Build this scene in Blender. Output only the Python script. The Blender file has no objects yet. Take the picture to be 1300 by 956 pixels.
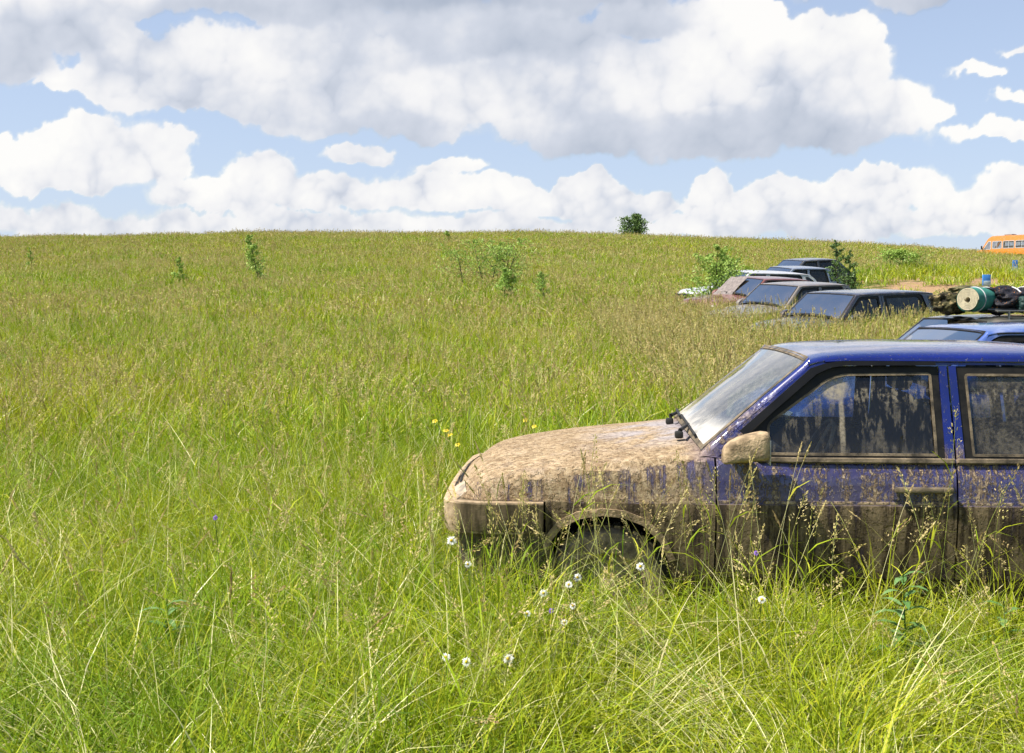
import bpy, bmesh, math, random
import numpy as np
from mathutils import Vector, Matrix, noise
from mathutils.geometry import delaunay_2d_cdt
R = math.radians
rng = np.random.default_rng(11)
random.seed(5)
sc = bpy.context.scene
col = sc.collection

# ------------------------------------------------------------------ camera geometry
F_PX, CAM_H = 1410.0, 1.61           # focal length in photo pixels, eye height
PITCH = math.atan(58 / F_PX)
PX0, PY0 = 670.0, 433.0              # optical centre in the 1300x956 frame

# ------------------------------------------------------------------ helpers
def tag(o, label=None, cat=None, group=None, kind=None):
    if label: o['label'] = label
    if cat: o['category'] = cat
    if group: o['group'] = group
    if kind: o['kind'] = kind
    return o

def empty(name, loc=(0, 0, 0), rz=0, rot=None, scale=None):
    o = bpy.data.objects.new(name, None); col.objects.link(o)
    o.location = loc
    o.rotation_euler = rot if rot else (0, 0, rz)
    if scale: o.scale = scale
    o.empty_display_size = .2
    return o

def np_mesh(name, verts, faces_flat, loop_tot, smooth=False, attrs=None):
    """quick mesh from numpy arrays; loop_tot = verts per face"""
    me = bpy.data.meshes.new(name)
    verts = np.asarray(verts, dtype=np.float32).reshape(-1, 3)
    faces_flat = np.asarray(faces_flat, dtype=np.int32).ravel()
    loop_tot = np.asarray(loop_tot, dtype=np.int32)
    me.vertices.add(len(verts)); me.vertices.foreach_set('co', verts.ravel())
    me.loops.add(len(faces_flat)); me.loops.foreach_set('vertex_index', faces_flat)
    me.polygons.add(len(loop_tot))
    st = np.zeros(len(loop_tot), dtype=np.int32); st[1:] = np.cumsum(loop_tot)[:-1]
    me.polygons.foreach_set('loop_start', st); me.polygons.foreach_set('loop_total', loop_tot)
    if smooth: me.polygons.foreach_set('use_smooth', np.ones(len(loop_tot), dtype=bool))
    for k, a in (attrs or {}).items():
        at = me.attributes.new(k, 'FLOAT', 'POINT'); at.data.foreach_set('value', np.asarray(a, dtype=np.float32))
    me.update(calc_edges=True); me.validate()
    return me

class MB:
    """collects shapes and links them as one mesh object"""
    def __init__(s): s.v = []; s.f = []
    def add(s, vs, fs, M=None):
        b = len(s.v)
        s.v += [tuple(M @ Vector(v)) if M else tuple(v) for v in vs]
        s.f += [tuple(i + b for i in f) for f in fs]
        return s
    def box(s, c, d, M=None, bev=0.0, seg=2):
        if bev <= 0:
            x, y, z = d[0] / 2, d[1] / 2, d[2] / 2
            vs = [(c[0] + i * x, c[1] + j * y, c[2] + k * z) for i in (-1, 1) for j in (-1, 1) for k in (-1, 1)]
            return s.add(vs, [(0, 1, 3, 2), (4, 6, 7, 5), (0, 4, 5, 1), (2, 3, 7, 6), (0, 2, 6, 4), (1, 5, 7, 3)], M)
        bm = bmesh.new(); bmesh.ops.create_cube(bm, size=1)
        for v in bm.verts: v.co = Vector((v.co.x * d[0], v.co.y * d[1], v.co.z * d[2]))
        bmesh.ops.bevel(bm, geom=bm.edges[:] + bm.verts[:], offset=bev, segments=seg, profile=.5, affect='EDGES')
        for v in bm.verts: v.co += Vector(c)
        bm.verts.index_update()
        s.add([v.co.copy() for v in bm.verts], [[v.index for v in f.verts] for f in bm.faces], M); bm.free(); return s
    def tube(s, pts, r, n=8, M=None, cap=True):
        pts = [Vector(p) for p in pts]; rs = r if hasattr(r, '__len__') else [r] * len(pts)
        vs = []; fs = []
        up = Vector((0, 0, 1))
        for i, p in enumerate(pts):
            t = (pts[min(i + 1, len(pts) - 1)] - pts[max(i - 1, 0)]).normalized()
            a = t.cross(up)
            if a.length < 1e-3: a = t.cross(Vector((1, 0, 0)))
            a.normalize(); b = t.cross(a).normalized()
            for k in range(n):
                q = 2 * math.pi * k / n
                vs.append(p + (a * math.cos(q) + b * math.sin(q)) * rs[i])
        for i in range(len(pts) - 1):
            for k in range(n):
                fs.append((i * n + k, i * n + (k + 1) % n, (i + 1) * n + (k + 1) % n, (i + 1) * n + k))
        if cap: fs += [tuple(range(n)), tuple(range((len(pts) - 1) * n, len(pts) * n))[::-1]]
        return s.add(vs, fs, M)
    def lathe(s, prof, n=32, M=None):
        """profile (axial, radius) revolved about the y axis"""
        vs = []; fs = []
        for a, r in prof:
            for k in range(n):
                q = 2 * math.pi * k / n; vs.append((r * math.cos(q), a, r * math.sin(q)))
        for i in range(len(prof) - 1):
            for k in range(n):
                fs.append((i * n + k, (i + 1) * n + k, (i + 1) * n + (k + 1) % n, i * n + (k + 1) % n))
        return s.add(vs, fs, M)
    def grid(s, fn, us, vs_, flip=False, M=None):
        V = [fn(u, v) for u in us for v in vs_]; m = len(vs_); fs = []
        for i in range(len(us) - 1):
            for j in range(m - 1):
                q = (i * m + j, i * m + j + 1, (i + 1) * m + j + 1, (i + 1) * m + j)
                fs.append(q[::-1] if flip else q)
        return s.add(V, fs, M)
    def build(s, name, mat, parent=None, smooth=True, warp=None, angle=None):
        me = bpy.data.meshes.new(name)
        vs = [warp(v) for v in s.v] if warp else s.v
        me.from_pydata(vs, [], s.f); me.update()
        if smooth:
            me.polygons.foreach_set('use_smooth', [True] * len(me.polygons))
            if angle: me.set_sharp_from_angle(angle=R(angle))
        me.materials.append(mat)
        o = bpy.data.objects.new(name, me); col.objects.link(o)
        if parent: o.parent = parent
        return o

def pip(P, poly):
    P = np.asarray(P, float); x, y = P[:, 0], P[:, 1]; inside = np.zeros(len(P), bool)
    n = len(poly)
    for i in range(n):
        x1, y1 = poly[i]; x2, y2 = poly[(i + 1) % n]
        if y1 == y2: continue
        c = ((y1 > y) != (y2 > y)) & (x < (x2 - x1) * (y - y1) / (y2 - y1) + x1)
        inside ^= c
    return inside

def resample(poly, step):
    out = []
    n = len(poly)
    for i in range(n):
        a = np.array(poly[i], float); b = np.array(poly[(i + 1) % n], float)
        k = max(1, int(math.ceil(np.linalg.norm(b - a) / step)))
        for j in range(k): out.append(tuple(a + (b - a) * j / k))
    return out

def edge_dist(P, poly):
    P = np.asarray(P, float); d = np.full(len(P), 1e9)
    for i in range(len(poly)):
        a = np.array(poly[i]); b = np.array(poly[(i + 1) % len(poly)]); ab = b - a
        t = np.clip(((P - a) @ ab) / max(ab @ ab, 1e-12), 0, 1)
        d = np.minimum(d, np.linalg.norm(P - (a + t[:, None] * ab), axis=1))
    return d

def area2(p): return sum(p[i][0] * p[(i + 1) % len(p)][1] - p[(i + 1) % len(p)][0] * p[i][1] for i in range(len(p)))

def offset(poly, d):
    """inset (d>0) a polygon with mitred corners"""
    if area2(poly) < 0: poly = poly[::-1]
    n = len(poly); out = []
    for i in range(n):
        p0 = np.array(poly[i - 1], float); p1 = np.array(poly[i], float); p2 = np.array(poly[(i + 1) % n], float)
        e1 = (p1 - p0) / max(np.linalg.norm(p1 - p0), 1e-9); e2 = (p2 - p1) / max(np.linalg.norm(p2 - p1), 1e-9)
        n1 = np.array([-e1[1], e1[0]]); n2 = np.array([-e2[1], e2[0]])
        m = n1 + n2; m /= max(np.linalg.norm(m), 1e-9)
        out.append(tuple(p1 + m * d / max(m @ n1, .35)))
    return out

def rounded(poly, r, seg=4):
    out = []; n = len(poly)
    rr = r if hasattr(r, '__len__') else [r] * n
    for i in range(n):
        p0 = np.array(poly[i - 1], float); p1 = np.array(poly[i], float); p2 = np.array(poly[(i + 1) % n], float)
        if rr[i] <= 0: out.append(tuple(p1)); continue
        a = p0 - p1; b = p2 - p1; la = np.linalg.norm(a); lb = np.linalg.norm(b)
        q = min(rr[i], la * .45, lb * .45)
        A = p1 + a / la * q; B = p1 + b / lb * q
        for k in range(seg + 1):
            t = k / seg; out.append(tuple((1 - t) ** 2 * A + 2 * t * (1 - t) * p1 + t * t * B))
    return out

def panel(mb, outer, holes, mp, step=.05, flange=None, both=True):
    """flat outline (with holes) triangulated and bent on to a surface by mp(u,v)->(x,y,z);
       flange = depth of the edge return towards y=0; both = also the mirrored one"""
    outer = resample(outer, step); holes = [resample(h, step) for h in (holes or [])]
    pts = []; edges = []; loops = []
    for lp in [outer] + holes:
        b = len(pts); pts += lp; edges += [(b + i, b + (i + 1) % len(lp)) for i in range(len(lp))]; loops.append((b, len(lp)))
    A = np.array(outer); x0, y0 = A.min(0); x1, y1 = A.max(0)
    gx, gy = np.meshgrid(np.arange(x0 + step * .5, x1, step), np.arange(y0 + step * .5, y1, step))
    P = np.c_[gx.ravel(), gy.ravel()]
    if len(P):
        m = pip(P, outer) & (edge_dist(P, outer) > step * .35)
        for h in holes: m &= ~pip(P, h) & (edge_dist(P, h) > step * .35)
        P = P[m]
    allp = [Vector(p) for p in pts] + [Vector(p) for p in P]
    ov, oe, of, _, _, _ = delaunay_2d_cdt(allp, edges, [], 0, 1e-6)
    of = [list(f) for f in of]
    C = np.array([[sum(ov[i][0] for i in f) / len(f), sum(ov[i][1] for i in f) / len(f)] for f in of])
    m = pip(C, outer)
    for h in holes: m &= ~pip(C, h)
    fs = []
    for f, k in zip(of, m):
        if not k: continue
        a = sum(ov[f[i]][0] * ov[f[(i + 1) % len(f)]][1] - ov[f[(i + 1) % len(f)]][0] * ov[f[i]][1] for i in range(len(f)))
        fs.append(f if a > 0 else f[::-1])
    V = [mp(p[0], p[1]) for p in ov]
    def put(sgn):
        vs = [(x, y * sgn, z) for x, y, z in V]; ff = [f if sgn > 0 else f[::-1] for f in fs]
        mb.add(vs, ff)
        if flange:
            for b, n in loops:
                lp = pts[b:b + n]; ring = [mp(*p) for p in lp]
                vv = [(x, y * sgn, z) for x, y, z in ring] + [(x, (y + flange) * sgn, z) for x, y, z in ring]
                mb.add(vv, [(i, (i + 1) % n, n + (i + 1) % n, n + i) for i in range(n)])
    put(1)
    if both: put(-1)
    return mb

def spl(pts):
    """smooth monotone-ish interpolation through (x, y) points"""
    X = np.array([p[0] for p in pts], float); Y = np.array([p[1] for p in pts], float)
    d = np.diff(Y) / np.diff(X); m = np.zeros(len(X)); m[0] = d[0]; m[-1] = d[-1]
    for i in range(1, len(X) - 1):
        m[i] = 0 if d[i - 1] * d[i] <= 0 else 2 * d[i - 1] * d[i] / (d[i - 1] + d[i])
    def f(x):
        x = min(max(x, X[0]), X[-1]); i = min(int(np.searchsorted(X, x, side='right')) - 1, len(X) - 2)
        h = X[i + 1] - X[i]; t = (x - X[i]) / h
        return float((2 * t**3 - 3 * t**2 + 1) * Y[i] + (t**3 - 2 * t**2 + t) * h * m[i] + (-2 * t**3 + 3 * t**2) * Y[i + 1] + (t**3 - t**2) * h * m[i + 1])
    return f

def lin(a, b, n): return [a + (b - a) * i / (n - 1) for i in range(n)]
def sstep(x, a, b):
    t = min(max((x - a) / (b - a), 0), 1); return t * t * (3 - 2 * t)

# ------------------------------------------------------------------ node helper
class NT:
    def __init__(s, tree): s.t = tree; s.t.nodes.clear()
    def n(s, typ, **kw):
        nd = s.t.nodes.new(typ)
        for k, v in kw.items(): setattr(nd, k, v)
        return nd
    def set(s, sock, v):
        if v is None: return
        if isinstance(v, bpy.types.NodeSocket): s.t.links.new(v, sock)
        elif hasattr(v, '__len__') and len(v) == 3 and sock.type == 'RGBA': sock.default_value = (*v, 1)
        else: sock.default_value = v
    def m(s, op, a, b=None, c=None, clamp=False):
        nd = s.n('ShaderNodeMath', operation=op, use_clamp=clamp)
        for i, v in enumerate((a, b, c)):
            if v is not None: s.set(nd.inputs[i], v)
        return nd.outputs[0]
    def vm(s, op, a, b=None):
        nd = s.n('ShaderNodeVectorMath', operation=op); s.set(nd.inputs[0], a)
        if b is not None: s.set(nd.inputs[3] if op == 'SCALE' else nd.inputs[1], b)
        return nd.outputs[0]
    def noise(s, vec, scale, detail=3, rough=.55, dist=0, dim='3D', out=0):
        nd = s.n('ShaderNodeTexNoise', noise_dimensions=dim); s.set(nd.inputs['Vector'], vec)
        nd.inputs['Scale'].default_value = scale; nd.inputs['Detail'].default_value = detail
        nd.inputs['Roughness'].default_value = rough; nd.inputs['Distortion'].default_value = dist
        return nd.outputs[out]
    def ramp(s, x, a, b, lo=0., hi=1., smooth=True):
        nd = s.n('ShaderNodeMapRange', interpolation_type='SMOOTHSTEP' if smooth else 'LINEAR'); nd.clamp = True
        s.set(nd.inputs[0], x)
        for i, v in enumerate((a, b, lo, hi)): s.set(nd.inputs[i + 1], v)
        return nd.outputs[0]
    def mix(s, f, a, b):
        nd = s.n('ShaderNodeMix', data_type='RGBA'); s.set(nd.inputs[0], f); s.set(nd.inputs[6], a); s.set(nd.inputs[7], b); return nd.outputs[2]
    def xyz(s, v):
        nd = s.n('ShaderNodeSeparateXYZ'); s.set(nd.inputs[0], v); return nd.outputs
    def comb(s, x, y, z):
        nd = s.n('ShaderNodeCombineXYZ')
        for i, v in enumerate((x, y, z)): s.set(nd.inputs[i], v)
        return nd.outputs[0]
    def bump(s, h, strength=.3, dist=.01, normal=None):
        nd = s.n('ShaderNodeBump'); s.set(nd.inputs['Height'], h); nd.inputs['Strength'].default_value = strength
        nd.inputs['Distance'].default_value = dist
        if normal: s.set(nd.inputs['Normal'], normal)
        return nd.outputs[0]
    def pbsdf(s, color=None, rough=.5, metal=0, spec=.5, normal=None, coat=0, coat_r=.05, alpha=None):
        nd = s.n('ShaderNodeBsdfPrincipled')
        s.set(nd.inputs['Base Color'], color); s.set(nd.inputs['Roughness'], rough); s.set(nd.inputs['Metallic'], metal)
        s.set(nd.inputs['Specular IOR Level'], spec); s.set(nd.inputs['Coat Weight'], coat); s.set(nd.inputs['Coat Roughness'], coat_r)
        if normal is not None: s.set(nd.inputs['Normal'], normal)
        if alpha is not None: s.set(nd.inputs['Alpha'], alpha)
        return nd.outputs[0]
    def out(s, surf):
        o = s.n('ShaderNodeOutputMaterial'); s.set(o.inputs[0], surf)
    def coords(s, k='Object'): return s.n('ShaderNodeTexCoord').outputs[k]
    def mixs(s, f, a, b):
        nd = s.n('ShaderNodeMixShader'); s.set(nd.inputs[0], f); s.set(nd.inputs[1], a); s.set(nd.inputs[2], b); return nd.outputs[0]

def mat(name):
    m = bpy.data.materials.new(name); m.use_nodes = True
    return m, NT(m.node_tree)

_simple = {}
def simple(name, color, rough=.6, metal=0, var=.15, scale=8, bump=0, coat=0, spec=.5):
    if name in _simple: return _simple[name]
    m, t = mat(name); c = t.coords()
    nz = t.noise(c, scale, 4)
    f = t.ramp(nz, .25, .75)
    lo = tuple(v * (1 - var) for v in color); hi = tuple(min(1, v * (1 + var)) for v in color)
    nrm = t.bump(t.noise(c, scale * 5, 3), bump, .01) if bump else None
    t.out(t.pbsdf(t.mix(f, lo, hi), t.ramp(nz, .2, .8, max(rough - .08, 0), min(1, rough + .08)), metal, spec, nrm, coat))
    _simple[name] = m; return m
# ================================================================== TERRAIN
_ys = np.arange(0, 700, 1.0); _sl = np.where(_ys < 12, 0, 1.3 * np.clip((_ys - 12) / 93, 0, None) ** .3)
_sl = np.where(_ys > 92, np.interp(_ys, [92, 100, 125, 220, 400, 700], [1.27, .95, -.35, -.5, 0, 0]), _sl)
_hp = np.concatenate([[0], np.cumsum(_sl)[:-1]]) / 93.0
_hp = _hp / np.interp(106, _ys, _hp)
_AX = np.array([-200, -90, -50, -20, 0, 10, 25, 36, 47, 70, 120, 300.])
_AZ = np.array([4.0, 6.0, 6.5, 6.95, 6.9, 6.75, 6.12, 5.62, 4.9, 4.1, 3.6, 3.2])
def terr(x, y):
    x = np.asarray(x, float); y = np.asarray(y, float)
    # contour follows the view fan a little so the ridge falls off to the right
    xe = np.clip(x / np.maximum(y, 25) * 105, -200, 300)
    A = np.interp(xe, _AX, _AZ)
    z = A * np.interp(np.clip(y, 0, 699), _ys, _hp)
    und = .10 * np.sin(x * .23 + 1.3) * np.sin(y * .19 + .4) + .05 * np.sin(x * .71 + y * .37)
    z = z + und * np.clip((y - 14) / 20, 0, 1)
    z = z + .9 * np.exp(-(((x - 19) / 6.5) ** 2 + ((y - 46) / 9.0) ** 2))
    # trench and spoil heap of bare soil by the track
    z = z + .55 * np.exp(-(((x - 16.3) / 2.6) ** 2 + ((y - 37) / 3.0) ** 2))
    z = z + .25 * np.exp(-(((x - 14.5) / 4.0) ** 2 + ((y - 42) / 3.0) ** 2))
    return z
def tz(x, y): return float(terr(x, y))

def ground():
    xs = np.unique(np.concatenate([np.linspace(-700, -80, 14), np.linspace(-80, -12, 60), np.linspace(-12, 12, 80), np.linspace(12, 80, 90), np.linspace(80, 700, 14)]))
    ys = np.unique(np.concatenate([np.linspace(-500, -20, 8), np.linspace(-20, 15, 50), np.linspace(15, 130, 150), np.linspace(130, 1200, 30)]))
    X, Y = np.meshgrid(xs, ys); Z = terr(X, Y)
    V = np.stack([X, Y, Z], -1).reshape(-1, 3); nx = len(xs); ny = len(ys)
    i, j = np.meshgrid(np.arange(nx - 1), np.arange(ny - 1)); a = (j * nx + i).ravel()
    Fc = np.stack([a, a + 1, a + nx + 1, a + nx], -1)
    me = np_mesh('ground', V, Fc, np.full(len(Fc), 4), True)
    m, t = mat('meadow_soil'); c = t.coords()
    p = t.xyz(c)
    n1 = t.noise(c, .12, 4); n2 = t.noise(c, 1.4, 5, .65); n3 = t.noise(c, 14, 4, .7)
    turf = t.mix(t.ramp(n1, .35, .65), (.07, .10, .015), (.12, .12, .025))
    turf = t.mix(t.ramp(n2, .4, .7, 0, .55), turf, (.09, .07, .035))
    soil = t.mix(t.ramp(n3, .3, .7), (.26, .16, .09), (.40, .27, .16))
    dx = t.m('DIVIDE', t.m('SUBTRACT', p[0], 18.3), 5.6); dy = t.m('DIVIDE', t.m('SUBTRACT', p[1], 40.5), 10.)
    r = t.m('ADD', t.m('MULTIPLY', dx, dx), t.m('MULTIPLY', dy, dy))
    r = t.m('ADD', r, t.m('ADD', t.m('MULTIPLY', t.m('SUBTRACT', n2, .5), 1.6), t.m('MULTIPLY', t.m('SUBTRACT', t.noise(c, .35, 3), .5), 2.6)))
    f = t.ramp(r, 1.1, .75)
    t.out(t.pbsdf(t.mix(f, turf, soil), .95, 0, .1, t.bump(n3, .8, .05)))
    me.materials.append(m)
    o = bpy.data.objects.new('ground', me); col.objects.link(o); tag(o, kind='structure', label='rising meadow ground with a bare brown soil patch at right')
ground()

# ================================================================== GRASS
def grass_mat(name, cols, trans=.4, patch=None, rough=.5, spec=.16, dark=None):
    """cols: list of 3 colours picked per blade; patch: colour towards which broad patches drift"""
    m, t = mat(name)
    at = t.n('ShaderNodeAttribute', attribute_name='rnd').outputs['Fac']
    oi = t.n('ShaderNodeObjectInfo').outputs['Random']
    r = t.m('FRACT', t.m('ADD', at, t.m('MULTIPLY', oi, .35)))
    cr = t.n('ShaderNodeValToRGB'); t.set(cr.inputs[0], r)
    cr.color_ramp.elements[0].color = (*cols[0], 1); cr.color_ramp.elements[1].color = (*cols[-1], 1)
    for k, c in enumerate(cols[1:-1]):
        e = cr.color_ramp.elements.new((k + 1) / (len(cols) - 1)); e.color = (*c, 1)
    c = cr.outputs[0]
    if patch:
        pos = t.n('ShaderNodeNewGeometry').outputs['Position']
        nz = t.noise(pos, .22, 3)
        c = t.mix(t.ramp(nz, .42, .68, 0, .6), c, patch)
        c = t.mix(t.ramp(t.noise(pos, .8, 2), .55, .72, 0, .55), c, dark)
    d = t.pbsdf(c, rough, 0, spec)
    tr = t.n('ShaderNodeBsdfTranslucent'); t.set(tr.inputs[0], t.mix(.5, c, t.mix(.5, c, (.34, .40, .01))))
    t.out(t.mixs(trans, d, tr.outputs[0]))
    return m
M_green = grass_mat('green_blades', [(.20, .33, .012), (.31, .43, .014), (.08, .18, .010), (.40, .46, .016), (.52, .50, .06)], .28, (.46, .43, .02), .55, .16, dark=(.10, .22, .012))
M_seed = grass_mat('seed_heads', [(.58, .46, .20), (.70, .58, .28), (.36, .24, .11), (.62, .56, .18)], .3, rough=.7)
M_stem = grass_mat('grass_stems', [(.34, .40, .07), (.50, .47, .14), (.40, .42, .07)], .3)
M_straw = grass_mat('dry_straw', [(.66, .62, .28), (.76, .70, .36), (.50, .54, .15)], .25, rough=.4, spec=.5)
M_pale = grass_mat('pale_leaves', [(.34, .42, .07), (.20, .36, .05), (.44, .46, .10)], .35)

class GB:
    """builds tufts of blades, stems and spikelets with a material per face"""
    def __init__(s): s.V = []; s.F = []; s.mi = []; s.r = []; s.n = 0
    def _push(s, V, F, mi, r):
        s.V.append(V); s.F += [tuple(i + s.n for i in f) for f in F]; s.mi += [mi] * len(F); s.r += [r] * len(V); s.n += len(V)
    def curve(s, root, h, az, lean, droop, K):
        t = np.linspace(0, 1, K + 1)
        hor = h * (lean * t + droop * t ** 2.5)
        z = h * (t - .55 * droop * t ** 3 - .2 * abs(lean) * t)
        return np.stack([root[0] + np.cos(az) * hor, root[1] + np.sin(az) * hor, root[2] + z], -1)
    def blade(s, root, h, az, lean, droop, w, K, mi, tw=None):
        c = s.curve(root, h, az, lean, droop, K); t = np.linspace(0, 1, K + 1)
        tw = az + math.pi / 2 + (rng.normal() * .7 if tw is None else tw)
        ww = w * np.minimum(1, (1 - t) * 1.9 + .02) * (.55 + .45 * np.minimum(1, t * 4)) * .5
        tt = tw + t * rng.normal() * .5
        d = np.stack([np.cos(tt), np.sin(tt), 0 * t], -1) * ww[:, None]
        V = np.empty((2 * K + 1, 3)); V[0:2 * K:2] = (c - d)[:K]; V[1:2 * K:2] = (c + d)[:K]; V[2 * K] = c[K]
        F = [(2 * i, 2 * i + 1, 2 * i + 3, 2 * i + 2) for i in range(K - 1)] + [(2 * K - 2, 2 * K - 1, 2 * K)]
        s._push(V, F, mi, rng.random()); return c
    def stem(s, c, w, mi):
        """thin three-sided stem along points c"""
        K = len(c) - 1; V = []
        for i in range(K + 1):
            for k in range(3):
                q = k * 2.094; V.append(c[i] + np.array([math.cos(q), math.sin(q), 0]) * w * (1 - .5 * i / K))
        F = [(3 * i + k, 3 * i + (k + 1) % 3, 3 * i + 3 + (k + 1) % 3, 3 * i + 3 + k) for i in range(K) for k in range(3)]
        s._push(np.array(V), F, mi, rng.random())
    def spik(s, p, d, L, w, mi, r):
        d = d / np.linalg.norm(d); a = np.cross(d, rng.normal(size=3)); a /= np.linalg.norm(a)
        V = np.array([p, p + d * L * .45 + a * w, p + d * L, p + d * L * .45 - a * w]); s._push(V, [(0, 1, 2, 3)], mi, r)
    def panicle(s, c, n, length, spread, mi, L=.008, w=.0016, droopy=.6, az=0):
        """open branching head along the last part of the stem points c"""
        tip = c[-1]; dirn = c[-1] - c[-2]; dirn /= np.linalg.norm(dirn)
        r = rng.random(); side = rng.random() * 6.28
        for k in range(n):
            u = rng.random() ** .8
            q = side + rng.normal() * 1.1; rad = spread * (1 - u * .85) * (.35 + .65 * rng.random())
            ctr = tip - dirn * length * (1 - u)
            off = np.array([math.cos(q), math.sin(q), .9 - droopy * 1.2 * rng.random()]) * rad
            d = off + dirn * .02 + np.array([0, 0, -.4 * droopy * spread])
            s.spik(ctr + off, d, L * (.7 + .6 * rng.random()), w * (.7 + .6 * rng.random()), mi, (r + rng.random() * .3) % 1)
    def spike(s, c, n, length, rad, mi, L=.007, w=.0016):
        tip = c[-1]; dirn = c[-1] - c[-2]; dirn /= np.linalg.norm(dirn); r = rng.random()
        for k in range(n):
            u = rng.random(); q = rng.random() * 6.28
            e = np.array([math.cos(q), math.sin(q), 0]) * rad * math.sin(math.pi * (.12 + .85 * u)) 
            s.spik(tip - dirn * length * (1 - u) + e * .5, dirn * 1.2 + e * 60 * .02, L, w, mi, (r + rng.random() * .2) % 1)
    def obj(s, name, mats):
        V = np.concatenate(s.V); ff = [i for f in s.F for i in f]; lt = [len(f) for f in s.F]
        me = np_mesh(name, V, ff, lt, False, {'rnd': s.r})
        for m in mats: me.materials.append(m)
        me.polygons.foreach_set('material_index', np.array(s.mi, dtype=np.int32))
        return bpy.data.objects.new(name, me)

MATS = [M_green, M_seed, M_stem, M_straw, M_pale]
def tuft(nb, rad, hr, wr, K, dry=.06, pale=.1, leanr=.25, droopr=.5):
    g = GB()
    for _ in range(nb):
        q = rng.random() * 6.28; rr = rad * math.sqrt(rng.random())
        u = rng.random(); mi = 3 if u < dry else (4 if u < dry + pale else 0)
        h = rng.uniform(*hr)
        g.blade((rr * math.cos(q), rr * math.sin(q), 0), h, rng.random() * 6.28, abs(rng.normal()) * leanr, abs(rng.normal()) * droopr, rng.uniform(*wr), K, mi)
    return g
def seed_stalks(n, rad, hr, wst, K, nsp, kind, L=.008, w=.0018, leaves=True):
    g = GB()
    for _ in range(n):
        q = rng.random() * 6.28; rr = rad * math.sqrt(rng.random()); az = rng.random() * 6.28
        h = rng.uniform(*hr)
        c = g.curve((rr * math.cos(q), rr * math.sin(q), 0), h, az, abs(rng.normal()) * .14, abs(rng.normal()) * .12 + .04, K)
        g.stem(c, wst, 2 if rng.random() < .7 else 3)
        if kind == 0: g.panicle(c, nsp, .16 * rng.uniform(.8, 1.3), .045, 1, L, w)
        elif kind == 1: g.spike(c, nsp, .08, .006, 1, L, w)
        else: g.panicle(c, nsp, .2, .02, 1, L * 1.2, w, .9)
        if leaves:
            for k in range(2):
                i = rng.integers(1, K - 1); g.blade(tuple(c[i]), rng.uniform(.1, .22), rng.random() * 6.28, .5, .7, wst * 5, 3, 0)
    return g

def proto_collection(name, gbs):
    c = bpy.data.collections.new(name)          # never linked to the scene
    for i, g in enumerate(gbs): c.objects.link(g.obj('%s_%02d' % (name, i), MATS))
    return c
def scatter_tree(pcol):
    ng = bpy.data.node_groups.new('scatter_' + pcol.name, 'GeometryNodeTree')
    ng.interface.new_socket('Geometry', in_out='INPUT', socket_type='NodeSocketGeometry')
    ng.interface.new_socket('Geometry', in_out='OUTPUT', socket_type='NodeSocketGeometry')
    N = ng.nodes.new; L = ng.links.new
    gi = N('NodeGroupInput'); go = N('NodeGroupOutput')
    ci = N('GeometryNodeCollectionInfo'); ci.inputs['Collection'].default_value = pcol
    ci.inputs['Separate Children'].default_value = True; ci.inputs['Reset Children'].default_value = True
    ip = N('GeometryNodeInstanceOnPoints'); ip.inputs['Pick Instance'].default_value = True
    def attr(nm, ty):
        a = N('GeometryNodeInputNamedAttribute'); a.data_type = ty; a.inputs['Name'].default_value = nm
        return [o for o in a.outputs if o.enabled and o.name == 'Attribute'][0]
    L(gi.outputs[0], ip.inputs['Points']); L(ci.outputs[0], ip.inputs['Instance'])
    L(attr('idx', 'INT'), ip.inputs['Instance Index'])
    L(attr('rot', 'FLOAT_VECTOR'), ip.inputs['Rotation']); L(attr('scl', 'FLOAT_VECTOR'), ip.inputs['Scale'])
    L(ip.outputs[0], go.inputs[0]); return ng
def scatter(name, label, cat, pcol, P, hs, ws=None, tilt=.12):
    """one object: points carrying their own turn and size, a tuft instanced on each"""
    n = len(P); P = np.asarray(P)
    V = np.c_[P[:, 0], P[:, 1], terr(P[:, 0], P[:, 1]) - .01]
    me = bpy.data.meshes.new(name); me.vertices.add(n); me.vertices.foreach_set('co', V.astype(np.float32).ravel())
    a = me.attributes.new('idx', 'INT', 'POINT'); a.data.foreach_set('value', rng.integers(0, len(pcol.objects), n).astype(np.int32))
    a = me.attributes.new('rot', 'FLOAT_VECTOR', 'POINT')
    a.data.foreach_set('vector', np.c_[rng.normal(size=n) * tilt, rng.normal(size=n) * tilt, rng.random(n) * 6.28].astype(np.float32).ravel())
    a = me.attributes.new('scl', 'FLOAT_VECTOR', 'POINT')
    ws = hs if ws is None else ws
    a.data.foreach_set('vector', np.c_[ws, ws, hs].astype(np.float32).ravel())
    me.update()
    o = bpy.data.objects.new(name, me); col.objects.link(o)
    md = o.modifiers.new('scatter', 'NODES'); md.node_group = scatter_tree(pcol)
    tag(o, label, cat, kind='stuff'); return o

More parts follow.
